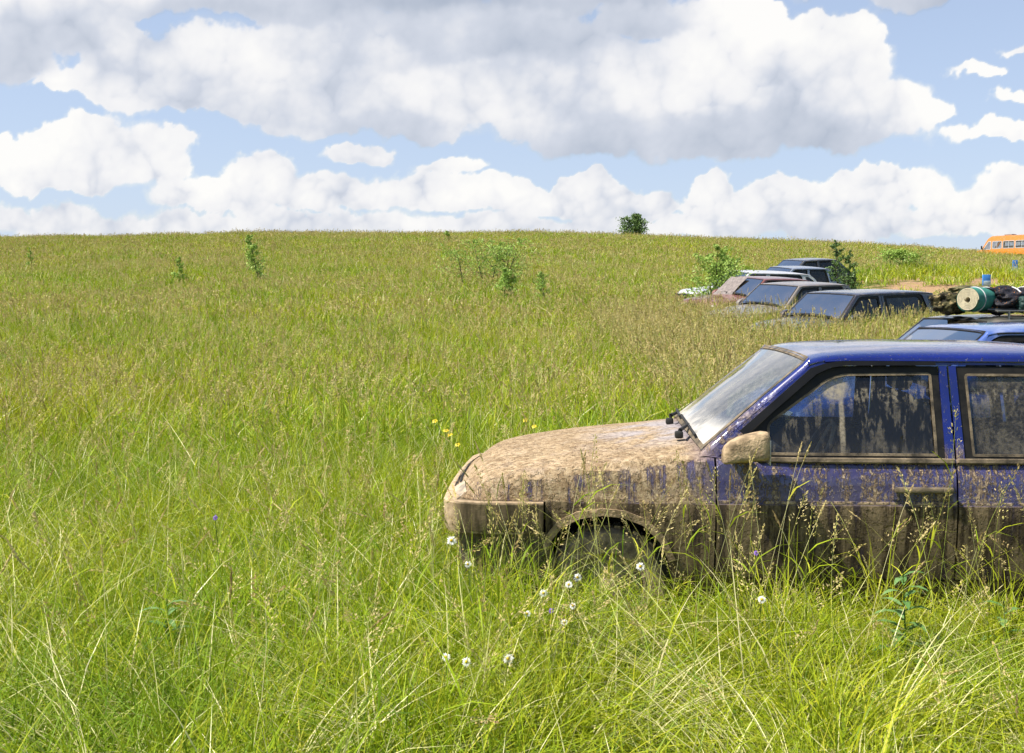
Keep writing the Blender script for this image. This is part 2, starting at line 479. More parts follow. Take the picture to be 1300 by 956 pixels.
M_pink = None
_ph = rng.random((12, 3)) * 6.28; _fr = rng.normal(size=(12, 2))
def lnoise(x, y, s):
    """smooth noise about 0..1"""
    v = 0
    for k in range(12): v = v + np.sin(_fr[k, 0] * x / s + _ph[k, 0]) * np.sin(_fr[k, 1] * y / s + _ph[k, 1])
    return .5 + v / 12 * .9
KEEP_OUT = []     # (x, y, angle, half length, half width) of each parked car
def free(P, pad=.0):
    m = np.ones(len(P), bool)
    for cx, cy, a, hl, hw in KEEP_OUT:
        dx = P[:, 0] - cx; dy = P[:, 1] - cy
        u = dx * math.cos(a) + dy * math.sin(a); v = -dx * math.sin(a) + dy * math.cos(a)
        m &= ~((abs(u) < hl + pad) & (abs(v) < hw + pad))
    return m
def soil_r(x, y): return ((x - 18.3) / 5.6) ** 2 + ((y - 40.5) / 10.) ** 2
def field(y0, y1, dens, ml=2.2, mr=2.2, pw=0):
    """random points of the meadow between two distances, inside a fan wider than the view"""
    out = []
    ymid = np.linspace(y0, y1, 24)
    for a, b in zip(ymid[:-1], ymid[1:]):
        xl = -(.50 * b + ml); xr = .48 * b + mr
        n = rng.poisson((xr - xl) * (b - a) * dens * (y0 / a) ** pw)
        out.append(np.c_[rng.uniform(xl, xr, n), rng.uniform(a, b, n)])
    P = np.concatenate(out)
    P = P[free(P)]
    s = soil_r(P[:, 0], P[:, 1]) + (lnoise(P[:, 0], P[:, 1], .8) - .5) * 1.5
    s = s + (lnoise(P[:, 0] + 40, P[:, 1], 2.2) - .5) * 1.6
    return P[(s > .95) | (rng.random(len(P)) < .09)]
def hfac(P):
    """local height of the sward"""
    x, y = P[:, 0], P[:, 1]
    h = .78 + .5 * lnoise(x, y, 1.6)
    near = np.clip((5.6 - y) / .8, 0, 1) * np.clip((x + .3) / .8, 0, 1)
    h = h * (1 - .20 * near) * (1 - .22 * near * np.exp(-((x - .42) / .4) ** 2))
    cars = np.clip((x - 1.5) / 1.5, 0, 1) * np.clip((y - 8.5) / 2, 0, 1) * np.clip((30 - y) / 5, 0, 1)
    h = h * (1 + .28 * cars)
    h = h * (1 + .30 * np.clip((x - 3) / 1.5, 0, 1) * np.clip((10.5 - x) / 1.5, 0, 1) * np.clip((y - 11) / 2, 0, 1) * np.clip((27 - y) / 3, 0, 1))
    mown = np.exp(-(((x - 15.5) / 5.5) ** 2 + ((y - 34) / 9.0) ** 2))
    h = h * (1 - .65 * np.clip(mown * 1.6, 0, 1))
    door = np.clip((5.3 - y) / .8, 0, 1) * np.clip((x - .9) / .6, 0, 1)
    h = h * (1 - .30 * door)
    return h
def grow():
    c0 = proto_collection('leafy_tuft', [tuft(56, .115, (.22, .72), (.0032, .0070), 5, .08, .10, .32, .6) for _ in range(9)])
    P = field(1.9, 9.0, 92, 1.6, 1.6)
    scatter('meadow_grass', 'dense knee high green grass filling the foreground around the muddy car', 'grass', c0, P, hfac(P) * rng.uniform(.8, 1.15, len(P)), rng.uniform(.9, 1.2, len(P)))
    c0b = proto_collection('low_tuft', [tuft(60, .16, (.10, .34), (.004, .008), 4, .14, .15, .5, .7) for _ in range(5)])
    P = field(1.9, 8.0, 34, 1.5, 1.5)
    scatter('undergrowth_grass', 'low matted grass and dry litter under the taller blades in front', 'grass', c0b, P, rng.uniform(.8, 1.3, len(P)))
    c1 = proto_collection('mid_tuft', [tuft(46, .20, (.30, .78), (.009, .014), 4, .07, .12) for _ in range(6)])
    P = field(9.0, 24, 34, 2.5, 2.5, .7)
    scatter('meadow_grass', 'green meadow grass in the middle distance left of the car row', 'grass', c1, P, hfac(P) * rng.uniform(.85, 1.15, len(P)), rng.uniform(1., 1.3, len(P)))
    c2 = proto_collection('far_tuft', [tuft(46, .42, (.35, .8), (.018, .030), 3, .08, .12) for _ in range(6)])
    P = field(24, 60, 11, 5, 5, .6)
    scatter('meadow_grass', 'grass of the rising slope between the cars and the upper field', 'grass', c2, P, hfac(P) * rng.uniform(.8, 1.1, len(P)), rng.uniform(1., 1.4, len(P)))
    c3 = proto_collection('ridge_tuft', [tuft(70, .7, (.35, .80), (.024, .042), 2, .2, .12) for _ in range(5)])
    P = field(60, 122, 4.5, 8, 8, .3)
    scatter('meadow_grass', 'olive grass of the upper field reaching the skyline', 'grass', c3, P, hfac(P) * rng.uniform(.8, 1.1, len(P)), rng.uniform(1., 1.4, len(P)))
    c4_ = proto_collection('sedge_clump', [tuft(70, .07, (.35, .75), (.0035, .006), 6, .02, .0, .35, .6) for _ in range(5)])
    P = field(2.0, 14, 1.6, 1.6, 1.6)
    scatter('sedge_clump', 'denser darker clumps of sedge standing out of the near meadow', 'grass', c4_, P, rng.uniform(.8, 1.15, len(P)), rng.uniform(.9, 1.3, len(P)))
    # seed heads
    s0 = proto_collection('panicle_near', [seed_stalks(3, .12, (.62, 1.02), .0013, 6, 60, k % 3, .010, .0022) for k in range(9)])
    P = field(2.6, 9.5, 17.0, 1.5, 1.5)
    P = P[rng.random(len(P)) < .25 + .75 * np.clip(lnoise(P[:, 0], P[:, 1], 1.1), 0, 1)]
    P = P[~((P[:, 1] < 3.4) & (rng.random(len(P)) < .7))]
    P = P[~((P[:, 1] < 4.9) & (P[:, 0] > .7) & (rng.random(len(P)) < .6))]
    hn = np.where((P[:, 1] < 5) & (P[:, 0] > 0), .82, 1.0)
    scatter('seeding_grass', 'tall thin stalks with tan drooping seed heads in the near meadow', 'grass', s0, P, hn * rng.uniform(.8, 1.12, len(P)), rng.uniform(.9, 1.2, len(P)), .16)
    s1 = proto_collection('panicle_mid', [seed_stalks(5, .25, (.70, 1.08), .0024, 4, 26, k % 3, .020, .0048) for k in range(8)])
    P = field(9.5, 24, 15, 2.5, 2.5, .6)
    P = P[rng.random(len(P)) < .2 + .8 * np.clip(lnoise(P[:, 0], P[:, 1], 1.7), 0, 1)]
    E = np.c_[rng.uniform(1.5, 10.5, 3400), rng.uniform(9.5, 27, 3400)]; E = E[free(E)]
    P = np.concatenate([P, E]); hb = np.where((P[:, 0] > 1.5) & (P[:, 1] > 10), 1.22, 1.0)
    scatter('seeding_grass', 'belt of tan seed heads over the middle of the meadow', 'grass', s1, P, hb * rng.uniform(.8, 1.1, len(P)), rng.uniform(.9, 1.2, len(P)), .12)
    s2 = proto_collection('panicle_far', [seed_stalks(8, .5, (.70, 1.0), .004, 3, 14, k % 3, .034, .009, False) for k in range(6)])
    P = field(24, 60, 4.6, 5, 5, .5)
    P = P[np.exp(-(((P[:, 0] - 15.5) / 5.5) ** 2 + ((P[:, 1] - 34) / 9.0) ** 2)) < .35]
    P = P[rng.random(len(P)) < .25 + .75 * np.clip(lnoise(P[:, 0], P[:, 1], 4), 0, 1)]
    scatter('seeding_grass', 'pale seed heads on the slope beyond the parked cars', 'grass', s2, P, rng.uniform(.8, 1.1, len(P)), rng.uniform(.9, 1.3, len(P)), .1)
    s3 = proto_collection('panicle_ridge', [seed_stalks(16, .9, (.62, .92), .007, 2, 9, k % 3, .055, .017, False) for k in range(5)])
    P = field(60, 122, .9, 8, 8, .2)
    scatter('seeding_grass', 'brownish seed heads colouring the upper field below the skyline', 'grass', s3, P, rng.uniform(.8, 1.1, len(P)), rng.uniform(.9, 1.3, len(P)), .1)
    # long bent straws
    def straws(n, L0, L1):
        g = GB()
        for _ in range(n):
            q = rng.normal() * .5 + rng.choice([0, math.pi]) 
            g.blade((rng.normal() * .1, rng.normal() * .1, 0), rng.uniform(L0, L1), q, abs(rng.normal()) * .35 + .15, abs(rng.normal()) * .5 + .3, rng.uniform(.0035, .0065), 8, 3 if rng.random() < .75 else 4)
        return g
    st = proto_collection('bent_straw', [straws(7, .5, 1.0) for _ in range(7)])
    P = field(2.2, 8.5, 9.0, 1.5, 1.5)
    P = P[rng.random(len(P)) < .3 + .9 * np.clip(lnoise(P[:, 0] + 9, P[:, 1], .7), 0, 1)]
    P = P[~((P[:, 1] > 3.6) & (P[:, 1] < 5.2) & (P[:, 0] > .9) & (rng.random(len(P)) < .5))]
    scatter('bent_straw', 'long pale bent straws arching over the foreground grass', 'grass', st, P, rng.uniform(.55, .95, len(P)), rng.uniform(.9, 1.2, len(P)), .15)

    # tall single stalks that cross the side of the muddy car
    s4 = proto_collection('tall_stalk', [seed_stalks(1, .02, (.95, 1.12), .0016, 8, 60, k % 3, .011, .0024) for k in range(8)])
    P = np.c_[rng.uniform(-.4, 2.3, 62), rng.uniform(4.05, 4.72, 62)]
    P = np.concatenate([P, np.c_[rng.uniform(-.2, .9, 26), rng.uniform(4.2, 4.75, 26)]])
    scatter('tall_stalk', 'tall flowering stalks rising in front of the muddy car side', 'grass', s4, P, rng.uniform(.72, 1.12, len(P)), rng.uniform(.9, 1.1, len(P)), .13)

    fans = []
    for _ in range(5):
        g = GB()
        for _ in range(26):
            g.blade((rng.normal() * .05, rng.normal() * .05, 0), rng.uniform(.55, 1.0), rng.normal() * .28, abs(rng.normal()) * .18 + .35, abs(rng.normal()) * .35 + .2, rng.uniform(.0035, .006), 9, 3 if rng.random() < .85 else 4)
        fans.append(g)
    fc = proto_collection('straw_fan', fans)
    Q = [(440, 3.7, 2.8), (470, 3.9, 2.6), (250, 3.6, 3.0), (70, 3.8, 2.4), (20, 4.6, 2.2), (700, 3.9, 2.7), (760, 3.6, .4), (930, 3.8, 2.9), (1110, 3.6, .3), (1290, 4.2, 2.9), (600, 3.3, 2.9), (330, 3.1, .5), (150, 3.2, 3.0), (860, 4.2, 2.6), (520, 4.6, 2.4), (380, 5.2, .6), (120, 5.4, 2.8), (1010, 3.2, 2.5)]
    P = np.array([((a - PX0) / F_PX * d, d) for a, d, _ in Q])
    o = scatter('straw_fan', 'sheaves of long pale straw leaning together low in the foreground', 'grass', fc, P, rng.uniform(.6, .85, len(P)), rng.uniform(.8, 1.0, len(P)), .05)
    a = o.data.attributes['rot']; a.data.foreach_set('vector', np.array([(0, 0, q[2]) for q in Q], dtype=np.float32).ravel())
# ================================================================== CAR MATERIALS
def glass_mat(name, tint=(.55, .60, .60), dirt=.15, dirtcol=(.42, .33, .22), streak=False, wind=False, zlo=.87, ior=1.55, extra=.25, gain=1.35):
    m, t = mat(name); c = t.coords(); p = t.xyz(c)
    # vertical run marks
    st = t.noise(t.comb(t.m('MULTIPLY', p[0], 38), t.m('MULTIPLY', p[1], 38), t.m('MULTIPLY', p[2], 2.5)), 1, 3, .6)
    fine = t.noise(c, 60, 3, .7); big = t.noise(c, 4.2, 4, .65)
    if streak:
        band = t.m('MULTIPLY', t.ramp(p[2], 1.20, 1.185), t.ramp(p[2], 1.06, 1.16))          # a line of mud where the pane was wound down
        band = t.m('MULTIPLY', band, t.ramp(t.m('ADD', t.m('MULTIPLY', st, .7), t.m('MULTIPLY', fine, .3)), .46, .60, 0, .5))
        low = t.m('MULTIPLY', t.ramp(p[2], zlo + .12, zlo + .01), t.ramp(st, .42, .62, .03, .26))
        rear = t.m('MULTIPLY', t.ramp(p[0], 2.3, 2.6), t.ramp(t.m('ADD', t.m('MULTIPLY', big, .5), t.m('MULTIPLY', fine, .5)), .40, .62, .05, .26))
        blob = t.ramp(t.m('ADD', t.m('ADD', t.m('POWER', t.m('MULTIPLY', t.m('SUBTRACT', p[0], 1.82), 14), 2), t.m('POWER', t.m('MULTIPLY', t.m('SUBTRACT', p[2], 1.20), 13), 2)), t.m('MULTIPLY', big, 1.6)), 1.9, .9)
        drip = t.m('MULTIPLY', t.ramp(t.m('ABSOLUTE', t.m('SUBTRACT', t.m('ADD', p[0], t.m('MULTIPLY', st, .012)), 1.853)), .016, .006), t.m('MULTIPLY', t.ramp(p[2], 1.22, 1.18), t.ramp(big, .3, .5, .2, .8)))
        run = t.m('MULTIPLY', t.ramp(st, .50, .60, 0, .24), t.ramp(big, .38, .55, .15, 1))
        d = t.m('MAXIMUM', t.m('MAXIMUM', t.m('MAXIMUM', band, low), t.m('MAXIMUM', blob, drip)), t.m('MAXIMUM', rear, run))
        d = t.m('ADD', t.m('MULTIPLY', d, t.ramp(fine, .3, .65, .45, 1.0)), dirt)
    elif wind:
        d = t.m('ADD', t.m('MULTIPLY', t.ramp(p[2], 1.06, .95), t.ramp(big, .35, .6, .25, .9)), t.m('MULTIPLY', t.ramp(st, .4, .7), .12))
        d = t.m('ADD', d, dirt)
    else:
        d = t.m('ADD', t.m('MULTIPLY', t.ramp(big, .35, .7), extra), dirt)
    d = t.m('MINIMUM', d, .96)
    fr = t.n('ShaderNodeFresnel'); fr.inputs[0].default_value = ior
    gl = t.n('ShaderNodeBsdfGlossy'); gl.inputs['Roughness'].default_value = .03
    tr = t.n('ShaderNodeBsdfTransparent'); tr.inputs[0].default_value = (*tint, 1)
    pane = t.mixs(t.m('MULTIPLY', fr.outputs[0], gain, clamp=True), tr.outputs[0], gl.outputs[0])
    df = t.pbsdf(t.mix(fine, tuple(v * .8 for v in dirtcol), dirtcol), .8, 0, .2)
    t.out(t.mixs(d, pane, df)); return m

def mud_paint():
    """deep blue lacquer under dried mud: thick on the bonnet, splashed on the doors, a brown layer with shade painted in below the crease"""
    m, t = mat('muddy_blue_paint'); c = t.coords(); p = t.xyz(c)
    st = t.noise(t.comb(t.m('MULTIPLY', p[0], 30), t.m('MULTIPLY', p[1], 8), t.m('MULTIPLY', p[2], 3.2)), 1, 4, .62)
    blob = t.noise(c, 26, 6, .72, .4); big = t.noise(c, 3.2, 4, .6); fine = t.noise(c, 130, 3, .7)
    spl_ = t.noise(t.vm('MULTIPLY', c, (1.5, 1, .7)), 48, 5, .75, .8)
    front = t.ramp(p[0], 1.36, 1.10)
    top = t.ramp(p[2], .97, .86)                      # nothing thick above the waist line
    side_band = t.m('MULTIPLY', t.ramp(p[2], .66, .70), top)
    # bonnet and wings: full cover with a few worn places at the wing tops
    ay = t.m('ABSOLUTE', p[1])
    # height of the wing crease above which the bonnet begins
    crease = t.ramp(p[0], .2, 1.2, .745, .875, False)
    onhood = t.ramp(t.m('ADD', t.m('SUBTRACT', p[2], crease), t.m('MULTIPLY', t.m('SUBTRACT', blob, .5), .05)), -.020, -.002)
    offhood = t.ramp(t.m('ADD', t.m('SUBTRACT', p[2], crease), t.m('MULTIPLY', t.m('SUBTRACT', blob, .5), .05)), .012, -.006)
    wing = t.m('MULTIPLY', front, offhood)
    h_mask = t.m('MULTIPLY', t.m('MULTIPLY', front, onhood), t.m('MULTIPLY', t.ramp(t.m('ADD', t.m('MULTIPLY', blob, .5), t.m('MULTIPLY', big, .7)), .35, .50, .78, 1), t.ramp(p[2], 1.02, .97)))
    wmix = t.m('ADD', t.m('MULTIPLY', st, .9), t.m('MULTIPLY', spl_, .45))
    worn = t.m('MULTIPLY', t.ramp(p[0], .52, .8), t.m('MULTIPLY', t.ramp(p[2], .70, .76), 1))
    w_mask = t.m('MULTIPLY', wing, t.ramp(t.m('SUBTRACT', wmix, t.m('MULTIPLY', worn, .06)), .50, .64, .25, 1))
    d_mask = t.m('MULTIPLY', t.m('MULTIPLY', side_band, t.m('SUBTRACT', 1, front)), t.ramp(t.m('ADD', spl_, t.m('MULTIPLY', t.m('SUBTRACT', st, .5), .7)), .47, .60, .12, .92))
    ledge = t.m('MULTIPLY', t.ramp(t.m('ABSOLUTE', t.m('SUBTRACT', p[2], .682)), .012, .004), t.ramp(blob, .35, .55))
    roof = t.m('MULTIPLY', t.ramp(p[2], .93, .97), t.m('ADD', t.m('MULTIPLY', t.ramp(spl_, .60, .70), .8), t.m('MULTIPLY', t.ramp(p[2], 1.345, 1.375), t.ramp(big, .35, .65, .05, .32))))
    pill = t.m('MULTIPLY', t.ramp(p[2], 1.2, .93), t.m('MULTIPLY', t.ramp(p[2], .87, .9), t.ramp(blob, .42, .6, .1, .8)))
    shaded_film = t.m('MULTIPLY', t.ramp(p[2], .680, .668), t.ramp(t.m('ADD', t.m('MULTIPLY', st, .7), t.m('MULTIPLY', big, .5)), .40, .58, .78, .99))
    nosef = t.m('MULTIPLY', t.ramp(p[0], .2, .1), .95)
    thick = t.m('MAXIMUM', t.m('MAXIMUM', h_mask, t.m('MAXIMUM', w_mask, nosef)), t.m('MAXIMUM', d_mask, ledge))
    msk = t.m('MAXIMUM', t.m('MAXIMUM', thick, shaded_film), t.m('MAXIMUM', roof, t.m('MULTIPLY', pill, t.ramp(p[0], 2.2, 1.6))), clamp=True)
    dry = t.mix(t.ramp(blob, .38, .62), (.26, .18, .10), (.50, .375, .235))
    dry = t.mix(t.ramp(t.noise(c, 9, 5, .7), .5, .68, 0, .55), dry, (.42, .33, .25))
    dry = t.mix(t.ramp(t.noise(t.vm('ADD', c, (3.3, 1.1, .7)), 5.5, 6, .72, 1.2), .50, .64, 0, .7), dry, (.22, .15, .085))
    dry = t.mix(t.ramp(spl_, .58, .62, 0, .8), dry, (.56, .45, .30))
    dry = t.mix(t.ramp(fine, .52, .66, 0, .7), dry, (.20, .13, .08))
    # thinner washed layer in the middle and at the back of the bonnet
    thin = t.m('MULTIPLY', t.m('MULTIPLY', t.ramp(p[0], .55, 1.0), t.ramp(ay, .62, .30)), t.m('MULTIPLY', onhood, t.ramp(big, .40, .60)))
    dry = t.mix(t.m('MULTIPLY', thin, .8), dry, (.38, .35, .37))
    shaded_mud = t.mix(t.ramp(st, .38, .62), (.055, .040, .022), (.20, .150, .085))  # thin mud colour, darkened to paint the shade of the down-turned lower side
    shaded_mud = t.mix(t.ramp(spl_, .56, .66, 0, .35), shaded_mud, (.34, .26, .16))
    mudc = t.mix(t.ramp(p[2], .678, .668), dry, shaded_mud)
    paint = t.mix(t.ramp(big, .3, .7), (.004, .009, .10), (.006, .014, .165))
    colr = t.mix(msk, paint, mudc)
    clod = t.ramp(t.noise(c, 38, 4, .6, .6), .52, .66)
    b = t.bump(t.m('MULTIPLY', msk, t.m('ADD', t.m('MULTIPLY', clod, .9), t.m('ADD', t.m('MULTIPLY', blob, .8), t.m('ADD', t.m('MULTIPLY', fine, .35), .5)))), 1.0, .008)
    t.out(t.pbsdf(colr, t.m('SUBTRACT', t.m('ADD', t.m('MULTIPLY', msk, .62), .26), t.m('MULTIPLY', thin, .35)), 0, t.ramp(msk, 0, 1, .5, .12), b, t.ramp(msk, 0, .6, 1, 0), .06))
    return m

def dusty_paint(name, colr, dust=.25, dustcol=(.42, .34, .26), metal=0):
    m, t = mat(name); c = t.coords(); p = t.xyz(c)
    n = t.noise(c, 5, 5, .65); f = t.noise(c, 60, 3)
    msk = t.m('ADD', t.ramp(n, .45, .75, 0, .35), dust)
    msk = t.m('MINIMUM', t.m('ADD', msk, t.ramp(p[2], .7, .3, 0, .4)), .9)
    t.out(t.pbsdf(t.mix(msk, colr, dustcol), t.m('ADD', t.m('MULTIPLY', msk, .4), .25), metal, .5, t.bump(f, .15, .003), t.ramp(msk, 0, .8, 1, 0), .08)); return m

M_rubber = simple('black_rubber', (.018, .017, .016), .65, bump=.1)
M_muddyrub = simple('muddy_rubber', (.11, .085, .055), .85, var=.5, scale=14, bump=.4)
M_frame = simple('dusty_black_frame', (.011, .0095, .008), .6, var=.7, scale=18, spec=.3)
M_smoke = simple('smoked_plastic', (.006, .006, .007), .5, spec=.25)
M_seal = simple('muddy_window_seal', (.12, .092, .058), .75, var=.85, scale=16, bump=.3)
M_dark = simple('dark_underside', (.012, .011, .010), .9)
M_inter = simple('interior_trim', (.06, .06, .065), .8, var=.3)
M_seat = simple('seat_cloth', (.13, .12, .12), .95, var=.35, scale=20)
M_rim = simple('muddy_steel_rim', (.27, .21, .14), .75, var=.5, scale=12, bump=.3)
M_tyre = simple('muddy_tyre', (.24, .18, .115), .9, var=.6, scale=20, bump=.5)
M_mud = simple('dried_mud', (.36, .265, .165), .95, var=.55, scale=17, bump=.6, spec=.1)
M_mudlip = simple('mud_on_arch_lip', (.33, .24, .145), .9, var=.6, scale=15, bump=.8, spec=.1)
M_lamp = simple('lamp_lens', (.45, .42, .36), .2, var=.3)
M_rlamp = simple('red_lamp_lens', (.35, .02, .015), .25)
M_bsteel = simple('rack_steel', (.20, .20, .20), .4, .6)
M_mudlamp = simple('mud_smeared_lens', (.36, .29, .20), .35, var=.5, scale=16, bump=.3)

def make_car(name, label, paint, loc=None, rz=0, style='hatch', hz=1.0, glass=None, wglass=None, bumper=None, hero=False, group=None, trim=None, rack=False):
    root = empty(name); tag(root, label, 'car', group)
    ext = .62 if style == 'wagon' else 0
    def warp(v):
        x, y, z = v
        if ext and x > 2.3: x = x + ext * min(1, (x - 2.3) / 1.0) * (1 if x < 3.4 else max(.62, 1 - (x - 3.4) * .5))
        z = z * (1 + (hz - 1) * sstep(z, .3, 1.2))
        return (x, y, z)
    TWO = {'front_wing', 'wheel_arch_lip', 'front_door', 'rear_door', 'rear_quarter_panel', 'sill', 'cabin_side', 'quarter_window', 'window_frame', 'window_seal', 'window_glass', 'pillar_strip', 'waist_seal', 'windscreen_pillar', 'rain_gutter', 'wind_deflector'}
    def B(mb, nm, mt, par=root, smooth=True, angle=35):
        if nm not in TWO: return mb.build(nm, mt, par, smooth, warp, angle)
        out = {}
        for sg in (-1, 1):                                # one mesh for each side of the car
            for k in ((0, 1) if nm == 'wheel_arch_lip' else (None,)):
                h = MB(); idx = {}
                for f in mb.f:
                    if (sum(mb.v[i][1] for i in f) > 0) != (sg > 0): continue
                    if k is not None and (mb.v[f[0]][0] > 2.0) != bool(k): continue
                    for i in f:
                        if i not in idx: idx[i] = len(h.v); h.v.append(mb.v[i])
                    h.f.append(tuple(idx[i] for i in f))
                pp = par[sg] if isinstance(par, dict) else par
                out[sg] = h.build(nm, mt, pp, smooth, warp, angle)
        return out
    ze = spl([(.10, .66), (.17, .725), (.238, .768), (.443, .808), (.727, .843), (1.0, .868), (1.19, .884), (1.32, .880), (1.6, .868), (2.4, .866), (3.3, .866), (3.75, .86), (4.0, .83)])
    base = spl([(.18, .745), (.33, .782), (.45, .800), (.62, .818), (.664, .821), (.676, .812), (.72, .812), (.86, .800), (.95, .79)])
    taper = spl([(.0, .20), (.07, .095), (.16, .052), (.30, .040), (.6, .014), (1.0, 0), (3.0, 0), (3.6, .025), (3.9, .07), (4.05, .14)])
    rr = .030
    def S(x, z, top=True):
        w = base(z) - taper(x)
        if top:
            zz = z - (ze(x) - rr)
            if zz > 0: w -= rr - math.sqrt(max(rr * rr - min(zz, rr) ** 2, 0))
        return w
    def ms(off=0.0):
        return lambda x, z: (x, -(S(x, z) + off), z)
    def arch(cx, d=0.0):      # flat-topped wheel arch from front to rear
        pts = [(-.285, .30), (-.280, .41), (-.258, .495), (-.21, .556), (-.13, .598), (-.03, .614), (.07, .606), (.16, .570), (.235, .495), (.278, .40), (.29, .30)]
        return [(cx + a * (1 + d), .30 + (b - .30) * (1 + d)) for a, b in pts]
    def topline(a, b, n=14): return [(x, ze(x)) for x in lin(a, b, n)]
    cxf, cxr = .775, 3.235
    g = .003
    # ---- front wing
    mb = MB(); ar = arch(cxf)
    panel(mb, [(.085, .672), (.100, .695)] + topline(.165, 1.258, 22) + [(1.262, .66), (1.258, .33)] + [(cxf + .292, .30)] + ar[::-1][1:-1] + [(.488, .53), (.486, .672)][0:2], None, ms(), .045, .02)
    B(mb, 'front_wing', paint)
    mb = MB()      # flared lips
    for cx in (cxf, cxr):
        a1 = arch(cx); a2 = arch(cx, .11)
        lipm = lambda x, z: (x, -(S(x, z, False) + .010), z)
        ring = a1[1:-1] + a2[1:-1][::-1]
        panel(mb, ring, None, lipm, .03, .03)
    B(mb, 'wheel_arch_lip', M_mudlip if hero else paint)
    # ---- doors
    fd = MB(); panel(fd, [(1.262 + g * 2, .33)] + [(1.264 + g * 2, .66)] + topline(1.262 + g * 2, 2.338, 20) + [(2.343, .66), (2.343, .33)], None, ms(), .05, .03)
    dfr = B(fd, 'front_door', paint)
    rd = MB(); panel(rd, [(2.351, .33), (2.351, .66)] + topline(2.347, 3.14, 14) + [(3.12, .70), (2.98, .60), (2.93, .50), (2.92, .33)], None, ms(), .05, .03)
    drr = B(rd, 'rear_door', paint)
    qp = MB(); ar = arch(cxr)
    panel(qp, [(2.928, .33), (2.938, .50), (2.988, .60), (3.128, .70)] + topline(3.148, 3.97, 14) + [(3.985, .62), (3.97, .33), (cxr + .292, .30)] + ar[::-1][1:-1] + [(cxr - .285, .30)], None, ms(), .05, .02)
    B(qp, 'rear_quarter_panel', paint)
    sl = MB(); panel(sl, [(1.07, .205), (1.07, .322), (2.94, .322), (2.94, .205)], None, lambda x, z: (x, -(S(x, z, False) - .012), z), .1, .05)
    B(sl, 'sill', paint)
    # dark liner behind the gaps
    ln = MB()
    panel(ln, [(1.0, .25), (1.0, .84), (3.02, .84), (3.02, .25)], None, lambda x, z: (x, -(S(x, z, False) - .03), z), .1, None)
    ln.box((2.0, 0, .24), (3.5, 1.38, .10)); ln.box((.82, 0, .55), (.12, 1.2, .44)); ln.box((3.25, 0, .5), (.12, 1.2, .6))
    for cx in (cxf, cxr):
        for sg in (-1, 1):
            pr = [(q, .345) for q in (0,)]
            V = []; n = 16
            for k in range(n + 1):
                q = math.pi * k / n
                for yy in (sg * .80, sg * .52): V.append((cx + .33 * math.cos(q), yy, .27 + .345 * math.sin(q)))
            ln.add(V, [(2 * k, 2 * k + 1, 2 * k + 3, 2 * k + 2) for k in range(n)])
            V2 = [(cx + .33 * math.cos(math.pi * k / n), sg * .52, .27 + .345 * math.sin(math.pi * k / n)) for k in range(n + 1)]
            ln.add(V2, [tuple(range(n + 1))])
    B(ln, 'underbody', M_dark, smooth=False)
    # ---- bonnet, nose
    Cc = [(.012, .655), (.030, .690), (.080, .725), (.142, .776), (.245, .816), (.49, .852), (.74, .880), (.95, .906), (1.15, .934)]
    Ee = [(.060, .655), (.092, .690), (.135, .720), (.200, .7485), (.262, .7765), (.46, .811), (.735, .8440), (.95, .8645), (1.19, .8838)]
    T = list(range(len(Cc)))
    fcx, fcz = spl(list(zip(T, [p[0] for p in Cc]))), spl(list(zip(T, [p[1] for p in Cc])))
    fex = spl(list(zip(T, [p[0] for p in Ee])))
    def top(t_, v, lift=0):
        gx = abs(v) ** 3.2; gz = abs(v) ** 2.3
        ex = fex(t_); ez = ze(ex)
        x = fcx(t_) * (1 - gx) + ex * gx; z = fcz(t_) * (1 - gz) + ez * gz
        yw = S(ex, ez) if t_ > 1.5 else S(ex, max(ez, .66))
        return (x, v * yw, z + lift)
    vv = lin(-1, 1, 33)
    mb = MB(); mb.grid(lambda a, b: top(a, b), lin(1.55, 8, 44), vv, True); B(mb, 'bonnet', paint)
    mb = MB(); mb.grid(lambda a, b: top(a, b), lin(0, 1.53, 8), vv, True); npn = B(mb, 'nose_panel', paint)
    mb = MB()
    for sg in (-1, 1):
        mb.grid(lambda a, b: (lambda q: (q[0] - .010, q[1], q[2]))(top(a, sg * b)), lin(.1, 1.95, 7), lin(.60, .92, 9), sg > 0)
        B(mb, 'headlight', M_lamp if not hero else M_mudlamp, npn); mb = MB()
    for k in range(4): mb.grid(lambda a, b: (lambda q: (q[0] - .010, q[1], q[2]))(top(a, b)), lin(.2 + k * .40, .42 + k * .40, 3), lin(-.56, .56, 11), True)
    B(mb, 'grille', M_frame, npn)
    # cowl between bonnet and windscreen
    mb = MB(); mb.grid(lambda a, b: (1.15 + a * .12 + .04 * abs(b) ** 3, b * .775, .928 - .045 * abs(b) ** 2.3 + .004 * math.sin(a * 6)), lin(0, 1, 5), lin(-1, 1, 21), True); B(mb, 'cowl_panel', paint if hero else M_frame)
